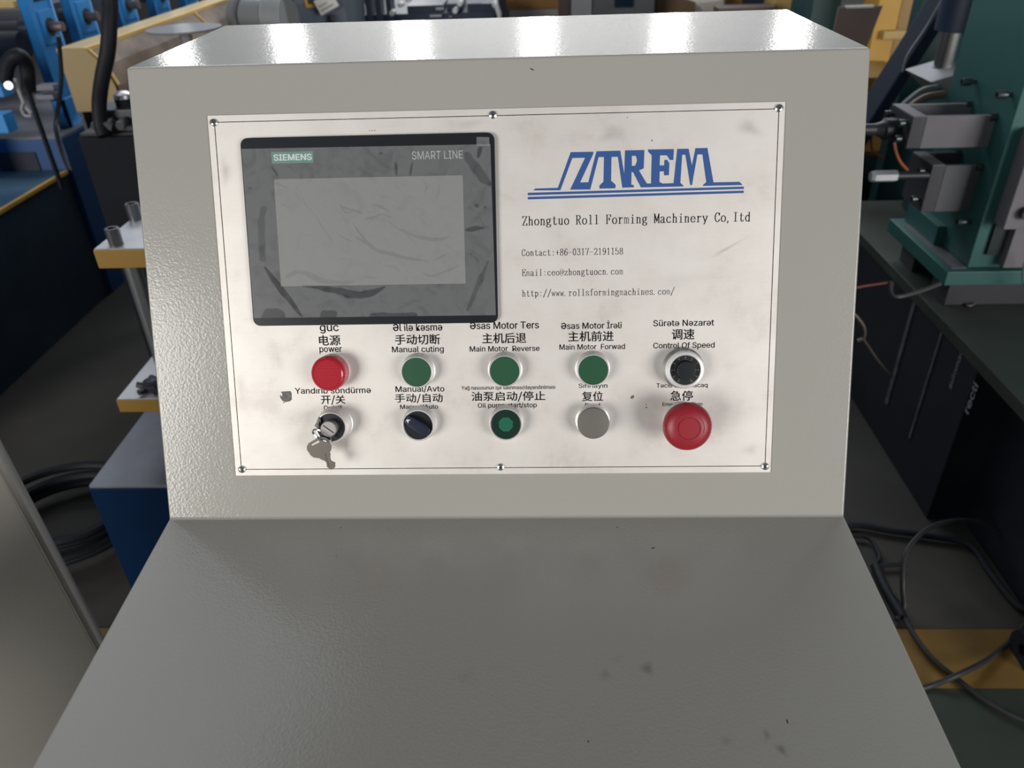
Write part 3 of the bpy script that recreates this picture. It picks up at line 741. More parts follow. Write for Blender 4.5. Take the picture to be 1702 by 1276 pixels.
# emergency stop
X = dev(155.9, 87.2)
es = la([(15.5, 0), (15.5, 2), (14.5, 3), (14.0, 13), (12, 14), (9, 14.5), (9, 20)], X).build('emergency_stop', mat('pale_collar', (0.55, 0.57, 0.54), 0.4), console)
es['label'] = 'large red mushroom emergency stop button'
redp = mat('red_plastic', (0.30, 0.014, 0.025), 0.4)
hd = la([(9, 15), (17.5, 20.5), (19.4, 23), (20.0, 26), (19.8, 28.5), (18.8, 31), (16.8, 33), (13.5, 34.6), (10.6, 35.3), (9.2, 35.4), (9.0, 34.9), (8.7, 34.9), (8.5, 35.4), (0, 35.6)], X).build('mushroom_head', redp, es)
am = MB()
for k in range(3):
    t0 = radians(50 + 120 * k)
    P = [(0.0119 * cos(t0 - 0.08 * i), 0.0119 * sin(t0 - 0.08 * i)) for i in range(16)] + [(0.0125 * cos(t0 - 0.08 * i), 0.0125 * sin(t0 - 0.08 * i)) for i in range(15, -1, -1)]
    am.prism(P, 0.0346, 0.03512, X)
for k in range(4):
    t = radians(20 + 90 * k); am.lathe([(0, 0.0356), (0.0006, 0.0355), (0.0006, 0.034)], 6, X @ Matrix.Translation((0.0089 * cos(t), 0.0089 * sin(t), 0)))
am.build('arrow_marks', mat('dark_red', (0.22, 0.012, 0.02), 0.5), hd, smooth=False)

# ---- keys hanging from the lock on a split ring
key_m = mat('key_steel', (0.17, 0.155, 0.135), 0.38, 0.55)
KP = [(-149.3, 78.9), (-152.3, 78.3), (-161.1, 73.4), (-162.8, 70.4), (-162.7, 67.6), (-159.9, 62.9), (-157.6, 61.0), (-152.8, 60.3), (-150.4, 58.8), (-148.1, 57.9), (-146.7, 56.3), (-146.5, 52.6), (-144.8, 51.3), (-143.0, 50.1), (-141.2, 50.7), (-139.7, 52.2), (-139.5, 55.9), (-142.9, 57.8), (-143.5, 60.3), (-143.1, 63.4), (-143.7, 64.7), (-142.0, 68.3), (-141.9, 70.8), (-143.8, 73.9), (-143.4, 76.4), (-145.7, 78.1)]
kt = thing('hanging_key', 'flat steel key hanging below the key switch on a split ring', 'key', tuple(F @ Vector((-0.15, 0.07, 0.019))))
HOLE = [(-159.4, 71.9), (-152.5, 75.7), (-151.3, 74.3), (-158.5, 70.8)]
hb = [(-160.2, 70.9), (-158.9, 69.9), (-149.9, 74.4), (-152.3, 76.9)]
Kv = [Vector((x / 1000, y / 1000, 0)) for x, y in KP]; Hv = [Vector((x / 1000, y / 1000, 0)) for x, y in HOLE]
tri = tessellate_polygon([Kv, Hv]); allp = Kv + Hv; N = len(allp); kb = MB()
v2 = [(p.x, p.y, 0.0185) for p in allp] + [(p.x, p.y, 0.0203) for p in allp]; f2 = []
for t in tri:
    p, q, r = (allp[i] for i in t)
    if (q - p).cross(r - p).z < 0: t = t[::-1]
    f2.append(tuple(i + N for i in t)); f2.append(tuple(t[::-1]))
nk = len(Kv)
f2 += [(i, (i + 1) % nk, (i + 1) % nk + N, i + N) for i in range(nk)]
f2 += [(nk + i, nk + (i + 1) % 4, nk + (i + 1) % 4 + N, nk + i + N) for i in range(4)]
kb.add(v2, f2, F); kb.build('blade', key_m, kt, smooth=False)
MB().box((-0.0004, 0, 0.0202), (0.0004, 0.012, 0.0205), F @ Matrix.Translation((-0.1445, 0.0525, 0)) @ Matrix.Rotation(0.25, 4, 'Z')).build('groove', mat('key_groove', (0.10, 0.09, 0.085), 0.5), kt, smooth=False)
c = F @ Vector((-0.1480, 0.0812, 0.0243))
e1 = (F.to_3x3() @ Vector((0.83, -0.52, -0.15))).normalized(); e2 = (F.to_3x3() @ Vector((0.10, 0.30, -0.95))).normalized(); e2 = (e2 - e1 * e2.dot(e1)).normalized()
rg = MB()
for k in (0, 1):
    o_ = e1.cross(e2) * (0.0009 * k - 0.00045)
    rg.tube([c + o_ + 0.0085 * (e1 * cos(2 * pi * i / 28) + 0.62 * e2 * sin(2 * pi * i / 28)) for i in range(28)], 0.00055, 8, True, 1)
tag(rg.build('split_ring', mat('ring_steel', (0.8, 0.8, 0.78), 0.15, 1.0), origin=tuple(c)), 'small split ring joining the keys at the key switch', 'key ring')
kt2 = thing('edge_on_key', 'second small key seen edge on at the left of the lock barrel', 'key', tuple(F @ Vector((-0.152, 0.089, 0.02))))
MB().prism([(-0.1518, 0.0957), (-0.1500, 0.0940), (-0.1497, 0.0905), (-0.1520, 0.0850), (-0.1541, 0.0862), (-0.1556, 0.0884), (-0.1535, 0.0918)], 0.0172, 0.0190, F).build('bow', key_m, kt2, bevel=0.0003)
MB().prism([(-0.1508, 0.0925), (-0.1497, 0.0890), (-0.1505, 0.0872), (-0.1519, 0.0890)], 0.0186, 0.0192, F).build('bow_recess', black_ink, kt2, smooth=False)

# ------------------------------------------------------------------ grey cabinet at lower left
cx_, cy_ = -0.505, 0.10
cabn = thing('grey_cabinet', 'tall light grey steel cabinet at the left edge beside the console', 'cabinet', (cx_ - 0.3, cy_, 0))
e1_ = ray_at(160, 1058, y=cy_); e2_ = ray_at(-4, 750, y=cy_)
sl_ = (e2_.x - e1_.x) / (e2_.z - e1_.z)        # its front corner leans a little
sh = Matrix.Identity(4); sh[0][2] = sl_; sh[0][3] = e1_.x - sl_ * e1_.z
Cb = sh @ Matrix.Translation((0, cy_, 0)) @ Matrix.Rotation(radians(41.5), 4, 'Z')
MB().box((-0.55, 0.0, 0.0), (0.0, 0.35, 0.86), Cb).build('body', cab_paint, cabn, bevel=0.003)
MB().box((-0.545, -0.018, 0.03), (-0.006, -0.002, 0.85), Cb).build('door', cab_paint, cabn, bevel=0.002)

# ------------------------------------------------------------------ blue cutting press at left
pr = thing('cutting_press', 'blue cutting press with yellow edged plates and steel guide columns, left of the console', 'press', (-0.62, 0.8, 0))
ptop = mat('worn_plate', (0.27, 0.28, 0.32), 0.5, 0.3, var=0.12, vscale=12)
bb = MB().box((-0.86, 0.64, 0), (-0.42, 1.04, 0.345)).build('base_block', blue_dk, pr, bevel=0.003)
MB().box((-0.858, 0.642, 0.345), (-0.422, 1.038, 0.352)).build('base_plate', ptop, pr, bevel=0.001)
def press_plate(x0, y0, y1, z0, z1, nm):
    o = MB().box((x0, y0, z0), (-0.42, y1, z1)).build(nm, mat('press_yellow', (0.36, 0.20, 0.03), 0.5, var=0.06), pr, bevel=0.0015)
    MB().box((x0 + 0.002, y0 + 0.002, z1), (-0.422, y1 - 0.002, z1 + 0.002)).build('ground_face', mat('ground_face', (0.62, 0.62, 0.64), 0.4, 0.35, var=0.06), o, bevel=0.0005, seg=1)
press_plate(-0.757, 0.752, 1.02, 0.765, 0.800, 'upper_plate')
press_plate(-0.797, 0.725, 0.99, 0.470, 0.498, 'lower_plate')
for x, y, r in ((-0.722, 0.800, 0.0155), (-0.700, 0.885, 0.011)):
    MB().cyl((x, y, 0.352), (x, y, 0.766), r, 28).build('guide_column', mat('column_steel', (0.30, 0.33, 0.34), 0.3, 0.7), pr)
far_ = ray_at(226, 364, z=0.802)
for x, y in ((-0.722, 0.772), (far_.x, far_.y)):
    b_ = MB().lathe([(0.0125, 0), (0.0125, 0.030), (0.0115, 0.0315), (0.0072, 0.0315), (0.0066, 0.020), (0, 0.020)], 24, Matrix.Translation((x, y, 0.802))).build('socket_bolt', mat('bolt_steel', (0.20, 0.20, 0.21), 0.3, 0.8), pr)
nb = MB()
nb.lathe([(0.022, 0), (0.024, 0.012), (0.017, 0.020), (0.011, 0.022), (0, 0.022)], 6, Matrix.Translation((-0.735, 0.765, 0.500)))
for k in range(6):
    t = k * pi / 3; nb.cyl((-0.735 + 0.018 * cos(t), 0.765 + 0.018 * sin(t), 0.505), (-0.735 + 0.034 * cos(t), 0.765 + 0.034 * sin(t), 0.509), 0.006, 8)
nb.build('star_nut', dark_steel, pr)
MB().cyl((-0.715, 0.79, 0.352), (-0.715, 0.79, 0.47), 0.027, 20, 0.022).build('foot_spring', rubber, pr)
MB().cyl((-0.70, 0.86, 0.70), (-0.45, 0.86, 0.70), 0.003, 10).build('tie_rod', satin, pr)

# ------------------------------------------------------------------ cables coiled on the floor at left
def coil(name, label, cx, cy, rx, ry, n, z0, rw, cat='cable', tilt=0.0, group=None):
    m_ = MB(); pts = []
    for k in range(n * 14):
        t = 2 * pi * k / 14; lap = k / 14
        q = 1 + 0.07 * sin(lap * 2.3) + 0.03 * sin(t * 2 + lap)
        pts.append((cx + rx * q * cos(t), cy + ry * q * sin(t), z0 + rw + (lap % 4) * rw * 1.7 + 0.01 * (1 + sin(t * 1.0 + lap)) + tilt * cos(t)))
    m_.tube(pts, rw, 8, False, 3)
    return tag(m_.build(name, rubber, origin=(cx, cy, z0)), label, cat, group)
coil('cable_coil', 'thick black cable coiled on the floor between the grey cabinet and the blue press', -1.13, 0.90, 0.17, 0.15, 6, 0, 0.011)

# ------------------------------------------------------------------ roll forming machine at left
rf = thing('roll_forming_machine', 'long blue roll forming machine with upright stands and yellow edged bed at left', 'machine', (-2.0, 2.6, 0))
MB().box((-2.7, 1.15, 0.0), (-1.70, 2.26, 0.495)).build('lower_bed', mat('bed_blue_grey', (0.02, 0.045, 0.075), 0.5, var=0.2), rf, bevel=0.003)
MB().box((-2.7, 1.15, 0.495), (-1.705, 2.26, 0.500)).build('bed_top', mat('bed_blue_top', (0.035, 0.11, 0.19), 0.5, var=0.15), rf)
for k in range(4):
    MB().box((-1.706, 1.16 + 0.275 * k, 0.490), (-1.692, 1.16 + 0.275 * k + 0.268, 0.503)).build('edge_strip', mat('edge_yellow', (0.72, 0.43, 0.07), 0.5, var=0.06), rf, bevel=0.001)
pA = ray_at(110, 228, y=2.27); pB = ray_at(110, 290, y=2.27)
bx1 = pA.x - 0.02
MB().box((-2.7, 2.27, 0.0), (bx1, 4.9, pA.z - 0.006)).build('beam', blue_dk if False else mat('beam_blue', (0.014, 0.075, 0.22), 0.45, var=0.12), rf, bevel=0.003)
MB().box((-2.7, 2.272, pA.z - 0.006), (bx1 - 0.002, 4.9, pA.z)).build('beam_top', mat('beam_top_steel', (0.16, 0.16, 0.18), 0.5, 0.3, var=0.25), rf, bevel=0.001)
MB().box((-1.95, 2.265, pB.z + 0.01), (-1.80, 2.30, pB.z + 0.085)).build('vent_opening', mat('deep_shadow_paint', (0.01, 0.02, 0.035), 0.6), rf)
STX = -1.72
bt = pA.z
for i, (y0, y1) in enumerate(((2.395, 2.545), (2.66, 2.815), (3.02, 3.18), (3.37, 3.53), (3.72, 3.88))):
    z0 = bt
    zt = 1.42
    hz = 0.955
    pad = 0.028
    # a post with a window holding the bearing block
    fr = MB().box((STX - 0.035, y0, z0), (STX, y0 + pad, zt)).box((STX - 0.035, y1 - pad * 0.5, z0), (STX, y1, zt)).box((STX - 0.035, y0, z0), (STX, y1, z0 + 0.10)).box((STX - 0.035, y0, zt - 0.06), (STX, y1, zt))
    st_ = fr.build('side_stand', blue, rf, bevel=0.0015, seg=1)
    MB().box((STX - 0.028, y0 + 0.01, z0 + 0.10), (STX - 0.004, y1 - 0.008, zt - 0.06)).build('web_plate', blue, st_)
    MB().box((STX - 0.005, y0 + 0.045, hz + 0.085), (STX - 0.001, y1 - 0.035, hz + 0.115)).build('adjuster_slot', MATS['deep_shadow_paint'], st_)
    MB().cyl((STX - 0.004, y0 + 0.065, hz + 0.10), (STX + 0.006, y0 + 0.065, hz + 0.10), 0.008, 12).build('adjuster_cap', off_white, st_)
    for hz_ in (hz, hz + 0.22):
        bk = MB().box((STX - 0.033, y0 + pad + 0.006, hz_ - 0.055), (STX + 0.004, y1 - pad * 0.5 - 0.004, hz_ + 0.055)).build('bearing_block', blue, st_, bevel=0.002)
        yc = (y0 + y1) / 2 + 0.01
        MB().cyl((STX - 0.1, yc, hz_), (STX + 0.007, yc, hz_), 0.030, 24).build('bearing_cap', dark_steel, st_)
        MB().cyl((STX, yc, hz_), (STX + 0.05, yc, hz_), 0.016, 16).build('shaft_end', mat('rusty_steel', (0.22, 0.17, 0.15), 0.5, 0.4), st_)
for k, (y, z, r) in enumerate(((2.20, 0.86, 0.055), (2.58, 0.88, 0.05), (2.90, 0.88, 0.05))):
    MB().cyl((-2.6, y, z), (STX - 0.18, y, z), r, 24).build('roll_shaft', dark_steel, rf)
ar_ = MB()
for (xa, ya_), (xb, yb_) in (((-90, 122), (8, 162)), ((-90, 192), (16, 222))):
    p_, q_ = ray_at(xa, ya_, y=2.12), ray_at(xb, yb_, y=2.12); ar_.box((p_.x, 2.12, q_.z), (q_.x, 2.18, p_.z))
ar_.box((-2.3, 2.12, 0.5), (ray_at(-60, 224, y=2.12).x, 2.18, 1.2)).build('near_bracket', blue, rf, bevel=0.004)
# chain guard: yellow frame with a fine ribbed grille
g0 = 1.9; g1 = 3.35; xs0, xs1, zt = -1.378, -1.297, 0.965
cg = MB().prism([(xs0, zt), (xs1, zt), (-1.254, 0.917), (-1.236, 0.86), (-1.228, 0.785), (xs0, 0.785)], 0, 0.004, Matrix(((1, 0, 0, 0), (0, 0, -1, g0), (0, 1, 0, 0), (0, 0, 0, 1)))).build('guard_end', mat('guard_tan', (0.33, 0.235, 0.10), 0.5, var=0.06), rf, bevel=0.001, seg=1)
MB().box((xs0, g0, zt - 0.004), (xs1, g1, zt)).build('guard_rail', tan, rf, bevel=0.001, seg=1)
MB().box((xs0 - 0.004, g0, zt - 0.05), (xs0, g1, zt)).build('guard_back', tan, rf)
MB().box((xs1 - 0.012, g0, zt - 0.012), (xs1 + 0.006, g1, zt + 0.001)).build('guard_lip', mat('lip_yellow', (0.78, 0.52, 0.17), 0.5), rf, bevel=0.001, seg=1)
gp = [(xs1, zt - 0.006), (-1.254, 0.913), (-1.232, 0.855), (-1.215, 0.66), (-1.21, 0.45)]
slats = MB(); ny = 95
for k in range(ny):
    y = g0 + 0.01 + k * (g1 - g0 - 0.02) / ny
    for (a, za), (c2, zc) in zip(gp, gp[1:]):
        slats.add([(a, y, za), (a, y + 0.0085, za), (c2, y + 0.0085, zc), (c2, y, zc), (a - 0.004, y, za - 0.003), (a - 0.004, y + 0.0085, za - 0.003), (c2 - 0.004, y + 0.0085, zc - 0.003), (c2 - 0.004, y, zc - 0.003)],
                  [(0, 1, 2, 3), (7, 6, 5, 4), (0, 3, 7, 4), (1, 5, 6, 2)])
sl = slats.build('grille', mat('brown_grille', (0.34, 0.26, 0.20), 0.55, var=0.2, vscale=14), rf, smooth=False); sl['kind'] = 'stuff'
for y in (g0 + 0.012, 2.75):
    br = MB()
    for (a, za), (c2, zc) in zip(gp[:3], gp[1:3]): br.cyl((a, y, za + 0.004), (c2, y, zc + 0.004), 0.005, 6)
    br.build('guard_bar', MATS['lip_yellow'], rf)
MB().box((-1.36, g0 + 0.1, 0.0), (-1.30, g0 + 0.16, 0.79)).box((-1.36, 3.1, 0.0), (-1.30, 3.16, 0.79)).build('guard_leg', navy, rf, bevel=0.002)
MB().box((-1.385, g0 + 0.02, 0.45), (-1.375, g1, 0.93)).build('guard_inner_panel', dark_steel, rf)
# toggle lever assembly on the near stand
hp = thing('toggle_clamp', 'black toggle clamp with a pale handle in front of the blue stands', 'clamp', tuple(ray_at(40, 200, y=2.05)))
a1, a2, a3 = ray_at(20, 115, y=2.05), ray_at(30, 95, y=2.05), ray_at(50, 120, y=2.08)
MB().tube([ray_at(8, 135, y=2.02), ray_at(14, 105, y=2.02), ray_at(30, 92, y=2.02), ray_at(44, 108, y=2.05), ray_at(48, 150, y=2.05)], 0.022, 12).build('arm', rubber, hp)
MB().tube([ray_at(25, 130, y=2.0), ray_at(33, 155, y=2.0), ray_at(42, 176, y=2.0), ray_at(52, 188, y=2.0)], 0.0055, 8).build('handle', mat('dull_white', (0.42, 0.43, 0.45), 0.5), hp)
MB().tube([ray_at(38, 172, y=1.99), ray_at(36, 182, y=1.99), ray_at(42, 192, y=1.99), ray_at(52, 192, y=1.99)], 0.004, 8).build('hook', mat('dull_white', (0.42, 0.43, 0.45), 0.5), hp)
MB().cyl(ray_at(14, 142, y=1.98), ray_at(14, 142, y=1.95), 0.012, 14).build('ball', chrome, hp)
MB().cyl(Vector((ray_at(46, 150, y=2.05).x, 2.05, 0.5)), ray_at(46, 150, y=2.05), 0.008, 12).build('post', rubber, hp)
for z_ in (145, 160):
    p = ray_at(58, z_, y=2.2); q = ray_at(88, z_, y=2.2)
    MB().box((p.x, 2.2, p.z - 0.012), (q.x, 2.25, p.z + 0.004)).build('spacer_bar', mat('spacer_grey', (0.22, 0.22, 0.26), 0.5), hp, bevel=0.001)

# ------------------------------------------------------------------ hydraulic unit with its hose, behind the press
hu = thing('hydraulic_unit', 'dark hydraulic unit with a valve block between the blue machine and the console', 'hydraulic unit', (-1.0, 1.3, 0))
pz = ray_at(150, 228, y=1.35).z
tx = ray_at(128, 228, y=1.35).x
MB().box((tx, 1.35, 0), (-0.55, 1.85, pz)).build('tank', mat('tank_grey', (0.008, 0.010, 0.015), 0.7, var=0.2, spec=0.2), hu, bevel=0.004)
MB().box((tx + 0.005, 1.355, pz), (-0.555, 1.845, pz + 0.008)).build('tank_lid', mat('tank_lid_grey', (0.045, 0.045, 0.05), 0.6, 0.0, var=0.3, vscale=5, spec=0.3), hu, bevel=0.002)
p = ray_at(205, 160, y=1.40); q = ray_at(205, 232, y=1.40)
MB().cyl((p.x, 1.40, pz), (p.x, 1.40, p.z), 0.022, 20).build('solenoid', rubber, hu)
MB().lathe([(0.0, 0.012), (0.010, 0.012), (0.021, 0.006), (0.023, 0), (0.023, -0.004)], 20, Matrix.Translation((p.x, 1.40, p.z))).build('solenoid_cap', mat('cap_steel', (0.5, 0.5, 0.52), 0.3, 0.8), hu)
MB().box((p.x - 0.07, 1.36, pz + 0.008), (p.x + 0.05, 1.46, pz + 0.06)).build('valve_block', dark_steel, hu, bevel=0.004)
for k in range(3):
    c_ = Vector((p.x - 0.05 + 0.03 * k, 1.355, pz + 0.035)); MB().cyl(c_, c_ + Vector((0, -0.03, -0.005)), 0.011, 6).build('hose_fitting', mat('fitting_steel', (0.10, 0.10, 0.11), 0.45, 0.5), hu)
hq = MB().tube([ray_at(176, -60, y=1.38), ray_at(183, 0, y=1.36), ray_at(182, 40, y=1.34), ray_at(179, 85, y=1.33), ray_at(170, 130, y=1.33), ray_at(165, 170, y=1.34), ray_at(167, 205, y=1.335), ray_at(174, 226, y=1.325)], 0.0165, 16)
tag(hq.build('hydraulic_hose', rubber, origin=tuple(ray_at(165, 170, y=1.34))), 'thick black hose hanging in front of the yellow chain guard', 'hose')
tag(MB().tube([ray_at(97, 60, y=1.7), ray_at(102, 130, y=1.7), ray_at(95, 190, y=1.65), ray_at(93, 215, y=1.6), ray_at(104, 255, y=1.55), ray_at(117, 285, y=1.5)], 0.006, 8).build('thin_cable', rubber, origin=tuple(ray_at(97, 190, y=1.7))), 'thin dark cable hanging down before the blue stands', 'cable')
tag(MB().lathe([(0, 0), (0.06, 0.002), (0.115, 0.006), (0.118, 0.012), (0, 0.012)], 32, Matrix.Translation(ray_at(307, 53, y=2.2))).lathe([(0.02, -0.9), (0.02, 0)], 12, Matrix.Translation(ray_at(307, 53, y=2.2))).build('round_stool', mat('stool_grey', (0.2, 0.2, 0.21), 0.4), origin=tuple(ray_at(307, 53, y=2.2))), 'round grey topped stool behind the upper left corner of the console', 'stool')

# ------------------------------------------------------------------ straightening machine at right
sm_ = thing('straightening_machine', 'dark green machine on a black sided bed, at the right of the console', 'machine', (1.4, 1.8, 0))
BX = 0.970; BZ = 0.452
MB().box((BX, 0.92, 0.0), (1.95, 1.90, BZ - 0.028)).build('bed_side', mat('bed_black_paint', (0.012, 0.016, 0.024), 0.42, var=0.2), sm_, bevel=0.003)
MB().box((1.055, 0.50, 0.0), (1.95, 0.92, BZ - 0.028)).build('bed_end', MATS['bed_black_paint'], sm_, bevel=0.003)
MB().box((BX - 0.004, 0.48, BZ - 0.028), (1.96, 1.905, BZ)).build('bed_top', bedtop, sm_, bevel=0.002)
for y0, y1, lab in ((1.235, 1.250, 0), (1.085, 1.092, 0)):
    MB().box((BX - 0.003, y0, 0.12), (BX, y1, BZ - 0.03)).build('panel_seam', mat('scuffed_edge', (0.10, 0.11, 0.12), 0.6, var=0.4, vscale=40), sm_, smooth=False)
Xs = Matrix(((0, 0, -1, BX - 0.0015), (0, 1, 0, 0), (1, 0, 0, 0), (0, 0, 0, 1)))
# stencilled lettering runs up the bed side: x of the text frame is world z
Xt = Matrix(((0, 0, -1, BX - 0.001), (0, -1, 0, 0), (1, 0, 0, 0), (0, 0, 0, 1)))
Xt = Matrix(((0, 0, -1, BX - 0.001), (-0.0, 1, 0, 0), (1, 0, 0, 0), (0, 0, 0, 1)))
sil = mat('stencil_ink', (0.24, 0.26, 0.28), 0.6)
font_mesh('stencil_lettering', 'recti', sil, sm_, Xt @ Matrix.Translation((0.323, 0.900, 0)), 0.074, 0.019, 'C', 0.03, 'L')
font_mesh('stencil_lettering', 'automatic', mat('faded_ink', (0.20, 0.23, 0.24), 0.6), sm_, Xt @ Matrix.Translation((0.330, 0.988, 0)), 0.115, 0.014, 'C', 0.02, 'L')
GX0 = 1.025
pl0 = MB().box((0.972, 1.145, 0.515), (1.9, 1.49, 0.55)).build('base_slab', teal, sm_, bevel=0.003)
MB().box((0.990, 1.165, 0.549), (1.024, 1.44, 0.5515)).build('slab_inset', mat('inset_grey', (0.17, 0.17, 0.18), 0.45, 0.3), pl0)
for y in (1.17, 1.36):
    MB().box((1.0, y, BZ), (1.8, y + 0.08, 0.515)).build('riser', dark_steel, sm_, bevel=0.002)
MB().box((GX0, 1.166, 0.55), (1.10, 1.462, 1.55)).box((1.10, 1.20, 0.55), (1.75, 1.43, 1.5)).build('side_plate', teal, sm_, bevel=0.003)
MB().box((GX0 - 0.02, 1.30, 0.55), (1.10, 1.475, 0.60)).build('plate_foot', teal, sm_, bevel=0.002)
slot = MB().box((1.055, 1.158, 0.585), (1.085, 1.17, 0.665)).build('guide_slot', mat('slot_dark', (0.008, 0.018, 0.02), 0.5), sm_)
gb = MB().box((1.05, 1.12, 0.66), (1.14, 1.166, 0.87)).build('guide_block', steel, sm_, bevel=0.003)
for z in (0.70, 0.78): MB().cyl((1.085, 1.12, z), (1.085, 1.105, z), 0.014, 20).build('guide_bolt', dark_steel, gb)
MB().box((1.09, 1.14, 0.56), (1.16, 1.166, 0.66)).build('guide_foot', steel, sm_, bevel=0.002)


def side_bolt(y, z, parent, L=0.022, r=0.0075, x=None):
    x = GX0 if x is None else x
    X = Matrix.Translation((x, y, z)) @ Matrix.Rotation(-pi / 2, 4, 'Y')
    MB().lathe([(r * 0.6, 0), (r * 0.6, L * 0.4), (r, L * 0.4), (r, L), (r * 0.9, L * 1.05), (r * 0.55, L * 1.05), (r * 0.5, L * 0.7), (0, L * 0.7)], 18, X).build('socket_bolt', mat('oiled_bolt', (0.10, 0.13, 0.13), 0.35, 0.7), parent)


for y, z in ((1.351, 0.923), (1.197, 0.928), (1.206, 0.647)): side_bolt(y, z, sm_, 0.030, 0.0085)


def bracket(y0, y1, zb, ztop, x0, bolts, mt):
    o = MB().box((x0, y0, zb), (x0 + 0.03, y1, ztop)).build('clamp_bracket', mat('bracket_end_steel', (0.055, 0.056, 0.066), 0.5, 0.2, var=0.15), sm_, bevel=0.0015)
    MB().box((x0 + 0.001, y0 + 0.001, ztop), (x0 + 0.029, y1 - 0.001, ztop + 0.0015)).build('ground_top', steel, o)
    MB().box((x0 + 0.03, y0, zb), (GX0, y0 + 0.012, ztop)).build('side_bar', mt, o, bevel=0.001)
    MB().box((x0 + 0.03, y1 - 0.012, zb), (GX0, y1, ztop)).build('side_bar', mt, o, bevel=0.001)
    for y, z in bolts: side_bolt(y, z, o, 0.018, 0.0078, x0)
    for y in (y0 + 0.002, y1 - 0.004):
        MB().cyl((GX0 - 0.014, y, ztop - 0.004), (GX0 - 0.002, y, ztop - 0.004), 0.009, 14).build('end_bolt', mat('oiled_bolt', (0.10, 0.13, 0.13), 0.35, 0.7), o)
    return o


b1 = bracket(1.227, 1.347, 0.811, 0.879, 0.847, [(1.247, 0.862), (1.328, 0.862), (1.247, 0.828)], steel)
MB().cyl((0.70, 1.29, 0.838), (0.847, 1.29, 0.838), 0.013, 20).build('piston_rod', dark_steel, b1)
MB().lathe([(0.024, 0), (0.024, 0.03), (0.018, 0.034), (0.013, 0.05)], 20, Matrix.Translation((0.847, 1.29, 0.838)) @ Matrix.Rotation(-pi / 2, 4, 'Y')).build('gland', dark_steel, b1)
b2 = bracket(1.225, 1.335, 0.665, 0.772, 0.915, [(1.245, 0.755), (1.245, 0.69)], mat('dull_steel', (0.10, 0.105, 0.12), 0.5, 0.2, var=0.15))
MB().cyl((0.845, 1.235, 0.748), (0.915, 1.235, 0.748), 0.009, 18).build('adjusting_screw', dark_steel, b2)
hx = Matrix.Translation((0.845, 1.235, 0.748)) @ Matrix.Rotation(-pi / 2, 4, 'Y')
MB().lathe([(0, 0), (0.0125, 0), (0.0135, 0.004), (0.0135, 0.050), (0.0115, 0.058), (0, 0.058)], 6, hx).build('hex_nut', mat('bright_nut', (0.75, 0.76, 0.80), 0.3, 0.7), b2, smooth=False)
# hydraulic cylinder behind the plate
cp = ray_at(1583, 55, y=1.62); cq = ray_at(1566, 112, y=1.60)
up = Vector((0, 0, 1))
MB().cyl((cq.x + 0.02, 1.60, cq.z), (cq.x + 0.02, 1.60, cp.z + 0.01), 0.040, 32).build('cylinder_rod', chrome, sm_)
MB().cyl((cq.x + 0.02, 1.60, cp.z + 0.01), (cq.x + 0.02, 1.60, cp.z + 0.55), 0.058, 32).build('cylinder_barrel', navy, sm_)
MB().lathe([(0.02, -0.02), (0.042, -0.015), (0.042, 0), (0.02, 0.004)], 24, Matrix.Translation((cq.x + 0.02, 1.60, cq.z))).build('rod_collar', dark_steel, sm_)
w0 = ray_at(1530, 128, y=1.56)
MB().prism([(w0.x, w0.z), (w0.x + 0.10, w0.z + 0.028), (w0.x + 0.13, w0.z + 0.02), (w0.x + 0.12, w0.z - 0.05), (w0.x + 0.07, w0.z - 0.055)], 1.50, 1.66, Matrix(((1, 0, 0, 0), (0, 0, 1, 0), (0, 1, 0, 0), (0, 0, 0, 1)))).build('clevis_block', mat('clevis_grey', (0.28, 0.275, 0.29), 0.5, 0.15, var=0.1), sm_, bevel=0.002)
MB().box((w0.x + 0.17, 1.52, BZ), (w0.x + 0.6, 1.85, w0.z - 0.05)).build('lower_frame', teal_dk, sm_, bevel=0.003)
# flexible hoses under the clevis
for k, (c_, nm) in enumerate((('grey_hose', (0.10, 0.14, 0.13)), ('brown_hose', (0.17, 0.11, 0.08)))):
    tag(MB().tube([ray_at(1558 + 10 * k, 148 + 9 * k, y=1.485 - .03 * k), ray_at(1535 + 6 * k, 152 + 9 * k, y=1.48 - .03 * k), ray_at(1516 + 6 * k, 165 + 6 * k, y=1.47 - .03 * k), ray_at(1498 + 12 * k, 184, y=1.46 - .03 * k), ray_at(1488 + 16 * k, 215, y=1.46 - .03 * k)], 0.011 - 0.002 * k, 10).build('flexible_hose', mat(c_, nm, 0.5), origin=tuple(ray_at(1540, 155, y=1.5))),
        ('grey green' if k == 0 else 'brown') + ' flexible hose bending below the steel clevis block at right', 'hose')
tag(MB().tube([ray_at(1487, 238, y=1.22), ray_at(1490, 255, y=1.20), ray_at(1497, 270, y=1.20), ray_at(1508, 282, y=1.22)], 0.0032, 8).build('air_tube', mat('orange_tube', (0.42, 0.13, 0.05), 0.4), origin=tuple(ray_at(1490, 255, y=1.2))), 'short orange air tube curving between the two clamp brackets', 'tube')
tag(MB().tube([ray_at(1405, 482, y=1.1), ray_at(1440, 475, y=1.12), ray_at(1482, 469, y=1.15)], 0.0028, 8).build('air_tube', mat('red_tube', (0.17, 0.05, 0.035), 0.5), origin=tuple(ray_at(1440, 475, y=1.12))), 'thin red tube running out behind the right side of the console', 'tube')
tag(MB().tube([ray_at(1482, 469, y=1.14), ray_at(1482, 488, y=1.12), ray_at(1495, 493, y=1.11), ray_at(1530, 484, y=1.13), ray_at(1572, 468, y=1.16)], 0.0045, 8).build('black_cable', mat('cable_grey', (0.05, 0.052, 0.058), 0.5), origin=tuple(ray_at(1495, 493, y=1.11))), 'dark cable looping over the edge of the machine bed', 'cable')
